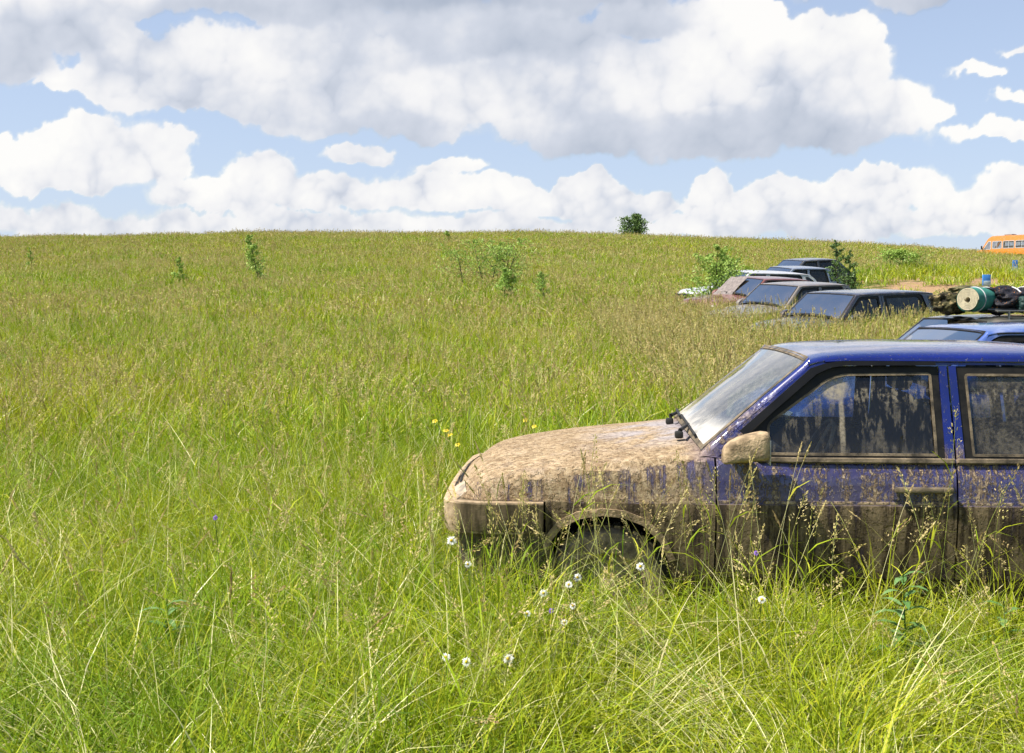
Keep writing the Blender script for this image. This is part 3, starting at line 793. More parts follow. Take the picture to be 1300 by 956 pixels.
    # ---- bumpers
    def bumper_mb(front=True):
        path = [(.478, .822), (.30, .826), (.17, .818), (.085, .796), (.038, .756), (.014, .68), (.004, .45), (-.002, .22), (-.004, 0)]
        path = path + [(x, -y) for x, y in path[:-1][::-1]]
        if not front: path = [(4.04 - .5 * x - .02, y * .985) for x, y in path]
        sec = [(-.10, .668), (-.02, .672), (0, .672), (.012, .664), (.010, .60), (.008, .545), (.0, .526), (-.02, .522), (-.05, .522)]
        if not front: pass
        V = []; n = len(sec)
        for i, p in enumerate(path):
            a = np.array(path[max(i - 1, 0)]); b = np.array(path[min(i + 1, len(path) - 1)]); d = (b - a) / np.linalg.norm(b - a)
            nn = np.array([-d[1], d[0]]) * (-1 if front else 1)
            if front and i == 0 or True:
                out = nn if (nn @ (np.array(p) - np.array([2.0, 0]))) > 0 else -nn
            for o_, z in sec: V.append((p[0] + out[0] * o_, p[1] + out[1] * o_, z))
        mb = MB(); F = []
        for i in range(len(path) - 1):
            for k in range(n - 1):
                F.append((i * n + k, (i + 1) * n + k, (i + 1) * n + k + 1, i * n + k + 1))
        F.append(tuple(range(n))); F.append(tuple(range((len(path) - 1) * n, len(path) * n))[::-1])
        mb.add(V, F)
        # valance below
        V = []
        for i, p in enumerate(path):
            V += [(p[0] + (.03 if front else -.03), p[1] * .965, .53), (p[0] + (.07 if front else -.07), p[1] * .94, .30)]
        vb = MB(); vb.add(V, [(2 * i, 2 * i + 1, 2 * i + 3, 2 * i + 2) for i in range(len(path) - 1)])
        return mb, vb
    bm_ = bumper or M_frame
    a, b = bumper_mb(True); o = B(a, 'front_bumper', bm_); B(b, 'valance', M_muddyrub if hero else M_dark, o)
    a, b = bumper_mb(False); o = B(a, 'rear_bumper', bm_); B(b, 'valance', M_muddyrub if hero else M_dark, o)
    # ---- greenhouse
    G0 = lambda z: .783 - (z - .87) * .275
    plan = spl([(1.1, .03), (1.45, .008), (1.8, 0), (3.1, 0), (3.8, .05)])
    def G(x, z): return G0(z) - plan(x)
    def mg(off=0.0): return lambda x, z: (x, -(G(x, z) + off), z)
    zg = 1.322
    A0, A1 = (1.205, .872), (1.715, 1.297)
    outl = [A0, A1, (1.765, 1.315), (1.84, zg), (3.10, zg - .004), (3.24, 1.30), (3.70, .93), (3.77, .865), (3.0, .862), (2.3, .862), (1.5, .864)]
    # opening for both doors' upper frames
    op = [(1.275, .864), (1.735, 1.268), (1.79, 1.293), (1.86, 1.302), (3.02, 1.300), (3.06, 1.27), (3.15, .864)]
    op = rounded(op, [0, .05, .03, .03, .06, .05, 0])
    qg = rounded([(3.19, .90), (3.135, 1.25), (3.20, 1.25), (3.50, .98), (3.50, .90)], .03)
    sp = MB()
    # body side above the waist as one outline with the door opening cut down to its lower edge
    hole = [(x, max(z, .880)) for x, z in op]
    panel(sp, outl, [hole, qg], mg(0), .05, .025)
    pil = B(sp, 'cabin_side', paint)
    gm = glass or glass_mat('side_glass')
    mb = MB(); panel(mb, offset(qg, -.005), None, mg(-.012), .1); B(mb, 'quarter_window', gm, pil)
    # front door upper frame (black), with sail panel behind the mirror
    f_out = rounded([(1.290, .882), (1.742, 1.256), (1.80, 1.284), (1.865, 1.294), (2.292, 1.294), (2.306, .882)], [0, .05, .03, .03, .02, 0])
    f_gl = rounded([(1.530, .890), (1.525, 1.03), (1.800, 1.245), (1.865, 1.262), (2.258, 1.266), (2.266, .890)], [.01, .02, .05, .03, .02, .01])
    f_gl = rounded([(1.500, .892), (1.505, 1.035), (1.790, 1.240), (1.86, 1.260), (2.262, 1.266), (2.268, .892)], [.01, .03, .05, .03, .02, .01])
    mb = MB(); panel(mb, f_out, [f_gl], mg(-.004), .04, .02); wf = B(mb, 'window_frame', M_frame, dfr)
    mb = MB(); panel(mb, f_gl, [offset(f_gl, .011)], mg(-.0015), .03, .008); B(mb, 'window_seal', M_seal if hero else M_frame, dfr)
    mb = MB(); panel(mb, offset(f_gl, -.004), None, mg(-.014), .08); B(mb, 'window_glass', gm, dfr)
    mb = MB(); panel(mb, [(2.300, .866), (2.296, 1.296), (2.332, 1.296), (2.341, .866)], None, mg(.002), .05, .02); B(mb, 'pillar_strip', paint, dfr)
    # rear door upper frame
    r_out = rounded([(2.382, .882), (2.370, 1.294), (3.00, 1.292), (3.035, 1.265), (3.125, .882)], [0, .02, .03, .05, 0])
    r_gl = rounded([(2.422, .892), (2.412, 1.262), (2.965, 1.260), (3.00, 1.235), (3.075, .892)], [.01, .02, .03, .04, .02])
    mb = MB(); panel(mb, r_out, [r_gl], mg(-.004), .04, .02); B(mb, 'window_frame', M_frame, drr)
    mb = MB(); panel(mb, r_gl, [offset(r_gl, .011)], mg(-.0015), .03, .008); B(mb, 'window_seal', M_seal if hero else M_frame, drr)
    mb = MB(); panel(mb, offset(r_gl, -.004), None, mg(-.014), .08); B(mb, 'window_glass', gm, drr)
    mb = MB(); panel(mb, [(2.351, .866), (2.342, 1.296), (2.374, 1.296), (2.386, .866)], None, mg(.002), .05, .02); B(mb, 'pillar_strip', paint, drr)
    # sill strip under the panes
    for dd, xa, xb in ((dfr, 1.30, 2.335), (drr, 2.356, 3.12)):
        mb = MB()
        for sg in (-1, 1):
            mb.grid(lambda a, b: (a, sg * [.7995, .803, .797, .785][int(b)], [.866, .876, .888, .890][int(b)]) if False else (a, sg * (G(a, .87) + [.006, .012, .009, -.004][int(b)]), [.858, .866, .881, .884][int(b)]), lin(xa, xb, 14), [0, 1, 2, 3], sg > 0)
        B(mb, 'waist_seal', M_seal if hero else M_frame, dd)
    if hero:
        mb = MB(); panel(mb, [(1.40, .98), (1.735, 1.258), (1.80, 1.288), (1.87, 1.298), (2.28, 1.300), (2.28, 1.318), (1.85, 1.318), (1.775, 1.306), (1.71, 1.285), (1.375, 1.000)], None, lambda x, z: (x, -(G(x, z) + .018 + .5 * max(0, 1.31 - z) * .05), z), .05, .010)
        B(mb, 'wind_deflector', M_smoke, dfr)
    # ---- windscreen pillars and screen
    Ax = spl([(0, A0[0]), (.5, (A0[0] + A1[0]) / 2 - .004), (1, A1[0])]); Az = lambda s: A0[1] + (A1[1] - A0[1]) * s
    # centre line of the screen
    c0, c1 = (1.165, .955), (1.715, 1.342)
    def scr(s, v, off=0.0):
        ex, ez = Ax(s) + .002, Az(s) + .034; ey = G(ex, Az(s)) - .045
        cx, cz = c0[0] + (c1[0] - c0[0]) * s, c0[1] + (c1[1] - c0[1]) * s + .012 * math.sin(math.pi * s)
        k = abs(v) ** 2.2
        nx, nz = -.55, .83
        return (cx * (1 - k) + ex * k + nx * off, v * ey, cz * (1 - k) + ez * k + nz * off)
    mb = MB(); mb.grid(lambda a, b: scr(a, b), lin(.0, 1, 16), lin(-1, 1, 31), True)
    ws = B(mb, 'windscreen', wglass or glass_mat('screen_glass'))
    mb = MB()
    for aa, bb in (((0, .035), (-1, 1)), ((.955, 1.0), (-1, 1)), ((0, 1), (-1, -.962)), ((0, 1), (.962, 1))):
        mb.grid(lambda a, b: scr(a, b, .004), lin(aa[0], aa[1], 12 if aa[1] - aa[0] > .5 else 3), lin(bb[0], bb[1], 25 if bb[1] - bb[0] > .5 else 3), True)
    B(mb, 'screen_rubber', M_seal if hero else M_frame, ws)
    mb = MB()
    for sg in (-1, 1):
        def pil_(s, k):
            p0 = Vector((Ax(s), sg * G(Ax(s), Az(s)), Az(s))); p1 = Vector(scr(s, sg * 1.0)); 
            mid = (p0 + p1) / 2 + Vector((-.012, sg * .008, .014))
            t_ = k / 4; return tuple((1 - t_) ** 2 * p0 + 2 * t_ * (1 - t_) * mid + t_ * t_ * p1)
        mb.grid(pil_, lin(-.01, 1.02, 14), [0, 1, 2, 3, 4], sg < 0)
    B(mb, 'windscreen_pillar', paint)
    # ---- roof
    rf = spl([(1.70, 1.338), (1.80, 1.362), (1.95, 1.374), (2.3, 1.384), (2.7, 1.382), (3.0, 1.366), (3.16, 1.340), (3.26, 1.318)])
    redge = spl([(1.70, 1.300), (1.77, 1.316), (1.85, zg), (3.08, zg - .004), (3.2, 1.305), (3.26, 1.292)])
    def roof(x, q):
        e = redge(x); top_ = rf(x); w = G(x, e) + .004
        a = q * math.pi / 2
        n_ = 2.7
        cy = math.copysign(abs(math.sin(a)) ** (2 / n_), math.sin(a)); czz = abs(math.cos(a)) ** (2 / n_)
        fx = 0 if x > 1.9 else 0
        return (x + fx, w * cy, e + (top_ - e) * czz)
    qs = [math.copysign(1 - (1 - abs(k)) ** 1.5, k) for k in lin(-1, 1, 41)]
    mb = MB(); mb.grid(roof, lin(1.70, 1.95, 8) + lin(2.0, 3.26, 22), qs, True)
    rf_o = B(mb, 'roof', paint)
    if hero or True:
        mb = MB()   # rain gutter strips
        for sg in (-1, 1):
            mb.tube([(x, sg * (G(x, redge(x)) + .006), redge(x) - .002) for x in lin(1.78, 3.2, 16)], .006, 6)
        B(mb, 'rain_gutter', paint if hero else M_frame, rf_o)
    # ---- tail
    tail = [(3.26, 1.318, .645), (3.45, 1.18, .69), (3.74, .945, .75), (3.80, .885, .775), (3.99, .83, .735), (4.01, .60, .735), (4.0, .40, .72)]
    fx_, fz_, fy_ = [spl([(i, p[k]) for i, p in enumerate(tail)]) for k in (0, 1, 2)]
    edgez = spl([(0, 1.292), (1, 1.16), (2, .93), (3, .870), (4, .80), (5, .60), (6, .40)])
    def tl(t_, v): k = abs(v) ** 3; return (fx_(t_) - .04 * k, v * fy_(t_), fz_(t_) * (1 - k) + edgez(t_) * k)
    mb = MB(); mb.grid(tl, lin(0, .18, 3), lin(-1, 1, 17), True); mb.grid(tl, lin(1.95, 6, 24), lin(-1, 1, 17), True)
    for a_ in (-1, 1): mb.grid(tl, lin(.18, 1.95, 9), lin(.9 * a_, 1.0 * a_, 3), a_ > 0)
    tg = B(mb, 'tailgate', paint)
    mb = MB(); mb.grid(lambda a, b: tl(a, b), lin(.17, 1.96, 10), lin(-.905, .905, 13), True); B(mb, 'rear_window', gm, tg)
    for sg in (-1, 1):
        mb = MB(); mb.grid(lambda a, b: (lambda q: (q[0] + .008, q[1], q[2]))(tl(a, b * sg)), lin(4.15, 4.9, 4), lin(.62, .98, 5), sg < 0); B(mb, 'tail_light', M_rlamp, tg)
    # ---- wheels
    for cx in (cxf, cxr):
        for sg in (-1, 1):
            M = Matrix.Translation((cx, sg * .685, .262))
            if sg > 0: M = M @ Matrix.Rotation(math.pi, 4, 'Z')
            w = MB().lathe([(.085, .165), (.085, .20), (.075, .262), (.055, .280), (.03, .286), (-.03, .286), (-.055, .280), (-.078, .262), (-.085, .20), (-.082, .168)], 40, M)
            # tread blocks
            for k in range(40):
                q = 2 * math.pi * k / 40
                for yy in (-.035, 0, .035):
                    Mk = M @ Matrix.Rotation(q, 4, 'Y') @ Matrix.Translation((.287, yy, 0))
                    w.box((0, 0, 0), (.012, .028, .030), Mk)
            tr_ = B(w, 'wheel', M_tyre, angle=30)
            w = MB().lathe([(-.078, .17), (-.060, .165), (-.045, .15), (-.040, .12), (-.055, .085), (-.06, .05), (-.075, .045), (-.078, 0)], 36, M)
            for k in range(8):
                q = 2 * math.pi * k / 8
                w.box((.118 * math.cos(q), -.048, .118 * math.sin(q)), (.022, .006, .022), M)
            B(w, 'rim', M_rim, tr_)
    # ---- mirrors, handles, wipers
    for sg in (-1, 1):
        mb = MB(); bmx = bmesh.new(); bmesh.ops.create_cube(bmx, size=1); bmesh.ops.subdivide_edges(bmx, edges=bmx.edges[:], cuts=5, use_grid_fill=True)
        for v in bmx.verts:
            u, w_, z = v.co.x * 2, v.co.y * 2, v.co.z * 2
            L = max(abs(u), abs(w_), abs(z)); l2 = (abs(u) ** 6 + abs(w_) ** 6 + abs(z) ** 6) ** (1 / 6)
            k = L / l2 if l2 else 1
            u, w_, z = u * k, w_ * k, z * k
            z2 = .088 * z * (1 - .30 * (.5 - .5 * u)) ; x2 = .105 * u
            if u < 0: z2 -= .030 * u * u
            if z < 0: z2 *= .55
            v.co = Vector((1.385 + x2, sg * (.895 + w_ * .055), .925 + z2 + (.012 * u)))
        bmx.verts.index_update()
        mb.add([v.co.copy() for v in bmx.verts], [[v.index for v in f.verts] for f in bmx.faces]); bmx.free()
        mb.box((1.37, sg * .82, .885), (.09, .10, .035), bev=.01)
        wm = B(mb, 'wing_mirror', (M_mud if sg < 0 else M_frame) if hero else paint, angle=50)
        mb = MB(); mb.box((1.487, sg * .895, .925), (.006, .085, .11), bev=.002); B(mb, 'mirror_glass', M_lamp, wm)
    for par, xa in ((dfr, 2.19), (drr, 3.0)):
        for sg in (-1, 1):
            mb = MB(); y = S(xa, .745, False)
            mb.box((xa, sg * (y + .004), .735), (.27, .012, .075), bev=.005)
            h_ = B(mb, 'handle_recess', paint if hero else M_frame, par[sg])
            mb = MB(); mb.box((xa, sg * (y + .022), .747), (.262, .022, .026), bev=.008); mb.box((xa + .10, sg * (y + .030), .747), (.03, .012, .02), bev=.004)
            B(mb, 'door_handle', M_seal if hero else M_frame, par[sg])
    for yy in (-.46, .12) if hero else (-.46, .12):
        mb = MB(); p0 = Vector((1.13, yy, .945 - .03 * abs(yy))); 
        sx = Vector(scr(.045, (yy + .15) / .74, .015)); e1 = Vector(scr(.03, (yy - .12) / .74, .02)); e2 = Vector(scr(.045, min((yy + .46) / .74, .93), .02))
        mb.tube([p0, p0 + Vector((.0, 0, .035)), sx], [.014, .011, .006], 6); mb.tube([e1, (e1 + e2) / 2 + Vector((-.004, 0, .006)), e2], .008, 5)
        mb.box((1.125, yy, .945), (.04, .04, .035), bev=.008)
        B(mb, 'wiper', M_rubber)
    # ---- interior
    mb = MB(); mb.box((1.42, 0, .80), (.42, 1.36, .22), bev=.06); mb.box((1.62, .36, .80), (.10, .4, .2), bev=.04); di = B(mb, 'dashboard', M_inter)
    mb = MB()
    Mw = Matrix.Translation((1.80, -.36, .84)) @ Matrix.Rotation(R(-62), 4, 'Y')
    mb.tube([(.0 + .185 * math.cos(q), .185 * math.sin(q), 0) for q in lin(0, 2 * math.pi, 25)], .014, 8, Mw); mb.box((0, 0, 0), (.34, .04, .02), Mw, .008); mb.tube([(0, 0, 0), (0, 0, -.3)], .025, 8, Mw)
    B(mb, 'steering_wheel', M_rubber)
    for sx_, ys_ in ((2.05, (-.36, .36)),):
        for yy in ys_:
            mb = MB(); mb.box((sx_, yy, .50), (.50, .50, .16), bev=.06)
            Mb = Matrix.Translation((sx_ + .27, yy, .80)) @ Matrix.Rotation(R(14), 4, 'Y'); mb.box((0, 0, 0), (.13, .48, .62), Mb, .055)
            mb.box((.0, 0, .40), (.09, .27, .17), Mb, .04); mb.tube([(0, -.06, .3), (0, -.06, .38)], .008, 6, Mb); mb.tube([(0, .06, .3), (0, .06, .38)], .008, 6, Mb)
            B(mb, 'front_seat', M_seat)
    mb = MB(); mb.box((2.85, 0, .50), (.5, 1.3, .18), bev=.06); Mb = Matrix.Translation((3.14, 0, .78)) @ Matrix.Rotation(R(16), 4, 'Y'); mb.box((0, 0, 0), (.14, 1.3, .56), Mb, .05)
    B(mb, 'rear_seat', M_seat)
    mb = MB(); mb.box((2.3, 0, .29), (2.3, 1.40, .04)); mb.grid(lambda x, q: tuple(Vector(roof(x, q)) + Vector((0, 0, -.025))), lin(1.76, 3.2, 8), lin(-.86, .86, 9), True); B(mb, 'floor_and_headliner', M_inter)
    if rack:
        rk = MB()
        for x in (2.0, 2.75): 
            rk.tube([(x, -.60, 1.44), (x, .60, 1.44)], .014, 6)
            for sg in (-1, 1): rk.tube([(x, sg * .60, 1.345), (x, sg * .60, 1.45)], .014, 6)
        for yy in (-.60, .60): rk.tube([(1.85, yy, 1.445), (3.1, yy, 1.445)], .012, 6)
        for yy in (-.35, -.12, .12, .35): rk.tube([(1.9, yy, 1.458), (3.05, yy, 1.458)], .008, 6)
        B(rk, 'roof_rack', M_bsteel)
    if loc is not None:
        x, y = loc
        # rest on the slope: sample the ground at the four wheels
        c, s = math.cos(rz), math.sin(rz)
        def wp(a, b): return Vector((x + c * a - s * b, y + s * a + c * b, tz(x + c * a - s * b, y + s * a + c * b)))
        f = (wp(.775, -.7) + wp(.775, .7)) / 2; r = (wp(3.235, -.7) + wp(3.235, .7)) / 2
        l = (wp(.775, -.7) + wp(3.235, -.7)) / 2; q = (wp(.775, .7) + wp(3.235, .7)) / 2
        X = (r - f).normalized(); Y = (q - l).normalized(); Z = X.cross(Y).normalized(); Y = Z.cross(X)
        M = Matrix((X, Y, Z)).transposed().to_4x4()
        org = f - X * .775 ; M.translation = org + Z * (-.012)
        root.matrix_world = M
        KEEP_OUT.append((x + c * 2.0 * (1 + ext / 4), y + s * 2.0 * (1 + ext / 4), rz, 2.04 + ext / 2, .84))
    return root

def spot(px, D, u, v, rz):
    """ground position of a car's origin so that its local (u,v) lies at distance D in image column px"""
    X = (px - PX0) / F_PX * D; c, s = math.cos(rz), math.sin(rz)
    return (X - c * u + s * v, D - s * u - c * v)
# ================================================================== CARS
M_hero = mud_paint()
M_hbump = None
def hero_bumper():
    m, t = mat('muddy_bumper'); c = t.coords(); p = t.xyz(c)
    n = t.noise(c, 24, 5, .7); st = t.noise(t.comb(t.m('MULTIPLY', p[0], 30), t.m('MULTIPLY', p[1], 30), t.m('MULTIPLY', p[2], 4)), 1, 3)
    shaded_film = t.mix(t.ramp(st, .35, .65), (.055, .042, .023), (.16, .12, .068))  # mud on the bumper sides, with their shade painted into the brown
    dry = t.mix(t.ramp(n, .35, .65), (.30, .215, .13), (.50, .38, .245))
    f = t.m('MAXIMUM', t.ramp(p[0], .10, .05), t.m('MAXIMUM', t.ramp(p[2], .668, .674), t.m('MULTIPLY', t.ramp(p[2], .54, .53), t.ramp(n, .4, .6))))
    t.out(t.pbsdf(t.mix(f, shaded_film, dry), .85, 0, .2, t.bump(n, .7, .006))); return m
g_h = glass_mat('muddy_side_glass', (.34, .42, .52), .02, (.36, .31, .23), streak=True)
w_h = glass_mat('dusty_windscreen', (.5, .55, .55), .05, (.60, .57, .52), wind=True, ior=2.3, gain=1.6)
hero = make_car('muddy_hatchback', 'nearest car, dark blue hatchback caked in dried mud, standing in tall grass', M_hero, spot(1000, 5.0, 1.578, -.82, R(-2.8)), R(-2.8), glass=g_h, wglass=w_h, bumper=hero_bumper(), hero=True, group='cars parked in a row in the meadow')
GR = 'cars parked in a row in the meadow'
g_o = glass_mat('parked_glass', (.16, .19, .21), .015, extra=.06)
w_o = glass_mat('parked_windscreen', (.12, .15, .18), .01, ior=3.2, extra=.05, gain=3.0)
w_d = glass_mat('dusty_screen', (.25, .29, .32), .25, (.35, .31, .28))
def pcar(nm, lb, paint, px, D, deg, **k):
    return make_car(nm, lb, paint, spot(px, D, 1.715, -.66, R(deg)), R(deg), glass=g_o, wglass=k.pop('wg', w_o), group=GR, **k)
c2 = pcar('parked_hatchback', 'bright blue car directly behind the muddy hatchback, only its roof and windscreen showing', dusty_paint('bright_blue_paint', (.012, .070, .34), .10, (.50, .52, .56)), 1256, 8.9, 5, hz=1.0)
c3 = pcar('parked_hatchback', 'dark green car carrying luggage on its roof rack, beside the bright blue car', dusty_paint('dark_green_paint', (.035, .05, .05),   .12), 1256, 12.4, 13, hz=1.0, rack=True)
c4 = pcar('parked_estate', 'black estate car with silvery sheen on its long roof, nearest of the far cluster', dusty_paint('black_paint', (.016, .016, .030), .05), 1087, 21.0, 31, style='wagon', hz=1.03)
c5 = pcar('parked_hatchback', 'grey dusty car between the black estate and the maroon car', dusty_paint('grey_paint', (.13, .12, .12), .25), 1014, 24.8, 31, hz=1.04)
c6 = pcar('parked_hatchback', 'maroon car with a grey cover over half its windscreen', dusty_paint('maroon_paint', (.16, .022, .022), .15), 968, 28.6, 29, hz=1.03, wg=w_o)
c7 = pcar('parked_estate', 'white estate car with roof bars, its bonnet showing left of the bush', dusty_paint('white_paint', (.60, .60, .64), .10), 948, 33.0, 20, style='wagon', hz=1.04, rack=False)
c8 = pcar('parked_hatchback', 'silver blue car between the white estate and the farthest car', dusty_paint('silver_paint', (.28, .32, .40), .05, metal=.4), 1004, 37.2, 22, hz=1.0)
c9 = pcar('parked_estate', 'farthest dark grey car at the top of the row, beside a green bush', dusty_paint('dark_grey_paint', (.05, .055, .065), .05), 1020, 41.0, 22, hz=1.05)

# windscreen cover of the maroon car: its part, resting on the left half of the screen
def cover(root):
    mb = MB()
    def f(s, v):
        z = .90 + .47 * s; x = 1.13 + .55 * s - .035 * (1 - v * v) - .02; return (x - .012 * math.sin(v * 17) * (1 - s), v * (.70 - .08 * s), z + .03 * (1 - v * v) + .010 * math.sin(v * 9 + s * 5))
    mb.grid(f, lin(-.12, 1.02, 12), lin(-.12, 1.04, 16), True); mb.grid(lambda a, b: tuple(Vector(f(a, b)) - Vector((-.01, 0, .012))), lin(-.12, 1.02, 12), lin(-.12, 1.04, 16), False)
    o = mb.build('windscreen_cover', simple('grey_canvas', (.20, .17, .16), .95, var=.3, scale=14, bump=.5), root); return o
cover(c6)

# ------------------------------------------------------------------ luggage on the green car
def on(root, p): return root.matrix_world @ Vector(p)
bpy.context.view_layer.update()
rz3 = R(13)
def spiral_mat(loc, rz):
    r = empty('sleeping_mat', loc, rz); tag(r, 'rolled teal sleeping mat with cream spiral end, on top of the luggage', 'sleeping mat')
    n = 160; turns = 5.5; V = []; th = .011
    for i in range(n + 1):
        q = turns * 2 * math.pi * i / n; rad = .025 + (.125 - .025) * i / n
        for rr_ in (rad, rad + th):
            for y in (-.27, .27): V.append((y, rr_ * math.cos(q), rr_ * math.sin(q)))
    F = []
    for i in range(n):
        a = 4 * i; b = a + 4
        F += [(a, b, b + 1, a + 1), (a + 2, a + 3, b + 3, b + 2), (a, a + 2, b + 2, b), (a + 1, b + 1, b + 3, a + 3)]
    mb = MB().add(V, F); mb.build('mat_foam', simple('cream_foam', (.62, .55, .38), .9, var=.15, scale=30), r, angle=40)
    mb = MB().tube([(x, 0, 0) for x in lin(-.268, .268, 8)], .139, 32, cap=False); mb.build('mat_cover', simple('teal_cloth', (.035, .20, .155), .8, var=.2, bump=.2), r)
    for x in (-.12, .16):
        mb = MB().tube([(x, .142 * math.cos(q), .142 * math.sin(q)) for q in lin(0, 2 * math.pi, 25)], .007, 6); mb.build('strap', simple('grey_strap', (.5, .5, .52), .6), r)
    return r
def lumpy(name, label, cat, loc, rz, dims, mt, seed=0, amp=.12, strap=None, cyl=True):
    r = empty(name, loc, rz); tag(r, label, cat)
    bm = bmesh.new(); bmesh.ops.create_icosphere(bm, subdivisions=5, radius=1)
    for v in bm.verts:
        p = v.co.copy(); e = 3.0
        l = (abs(p.x) ** 5 + (p.y ** 2 + p.z ** 2) ** 2.5) ** .2; p /= l
        nz = noise.fractal(p * 1.7 + Vector((seed, 0, 0)), .8, 2.1, 4) * amp + noise.noise(p * 7 + Vector((seed, 3, 0))) * amp * .3
        p *= 1 + nz
        v.co = Vector((p.x * dims[0] / 2, p.y * dims[1] / 2, p.z * dims[2] / 2))
    mb = MB(); bm.verts.index_update(); mb.add([v.co.copy() for v in bm.verts], [[v.index for v in f.verts] for f in bm.faces]); bm.free()
    mb.build('bag_body', mt, r)
    for x in (strap or ()):
        mb = MB().tube([(x * dims[0], dims[1] * .5 * math.cos(q) * 1.03, dims[2] * .5 * math.sin(q) * 1.03) for q in lin(0, 2 * math.pi, 21)], .010, 6)
        mb.build('strap', simple('grey_strap', (.5, .5, .52), .6), r)
    return r
def camo():
    m, t = mat('camouflage_cloth'); c = t.coords(); a = t.noise(c, 7, 3, .5); b = t.noise(c, 11, 3, .6, out=0)
    t.out(t.pbsdf(t.mix(t.ramp(b, .52, .56), t.mix(t.ramp(a, .48, .52), (.06, .055, .025), (.22, .17, .08)), (.025, .022, .015)), .9, 0, .2, t.bump(t.noise(c, 30, 4), .5, .02))); return m
def logs():
    m, t = mat('dark_nylon'); c = t.coords(); a = t.noise(c, 26, 3, .6)
    t.out(t.pbsdf(t.mix(t.ramp(a, .62, .68), (.014, .013, .020), (.45, .16, .03)), .6, 0, .4, t.bump(t.noise(c, 24, 5), .9, .03))); return m
def L(p): return tuple(on(c3, p))
# local car frame: x along the car, y across (near side negative)
lumpy('camouflage_roll', 'brown and olive camouflage bundle at the left end of the roof luggage', 'bundle', L((1.74, .10, 1.53)), rz3 + .6, (.54, .36, .26), camo(), 3, .22)
spiral_mat(L((1.88, -.22, 1.57)), rz3 + R(28) + 0)
lumpy('duffel_bag', 'lumpy black duffel bag strapped on the right of the teal mat', 'bag', L((2.40, -.14, 1.56)), rz3 + .15, (.80, .42, .30), logs(), 9, .26, (-.1, .2))
lumpy('kit_bag', 'round dark green kit bag in front of the black duffel', 'bag', L((2.42, -.42, 1.52)), rz3 - .1, (.32, .18, .18), simple('bottle_green_cloth', (.012, .045, .04), .7, var=.3, bump=.4), 14, .1)
lumpy('black_sack', 'small black sack hanging lowest at the right end of the luggage', 'sack', L((2.80, -.28, 1.52)), rz3 + .9, (.34, .32, .27), simple('black_cloth', (.012, .012, .016), .7, var=.3, bump=.6), 21, .2)
lumpy('rolled_blanket', 'flattened olive blanket roll lying on top behind the mat', 'blanket', L((2.02, .12, 1.66)), rz3 + .3, (.60, .28, .13), simple('olive_blanket', (.10, .09, .04), .95, var=.4, bump=.6), 27, .2)

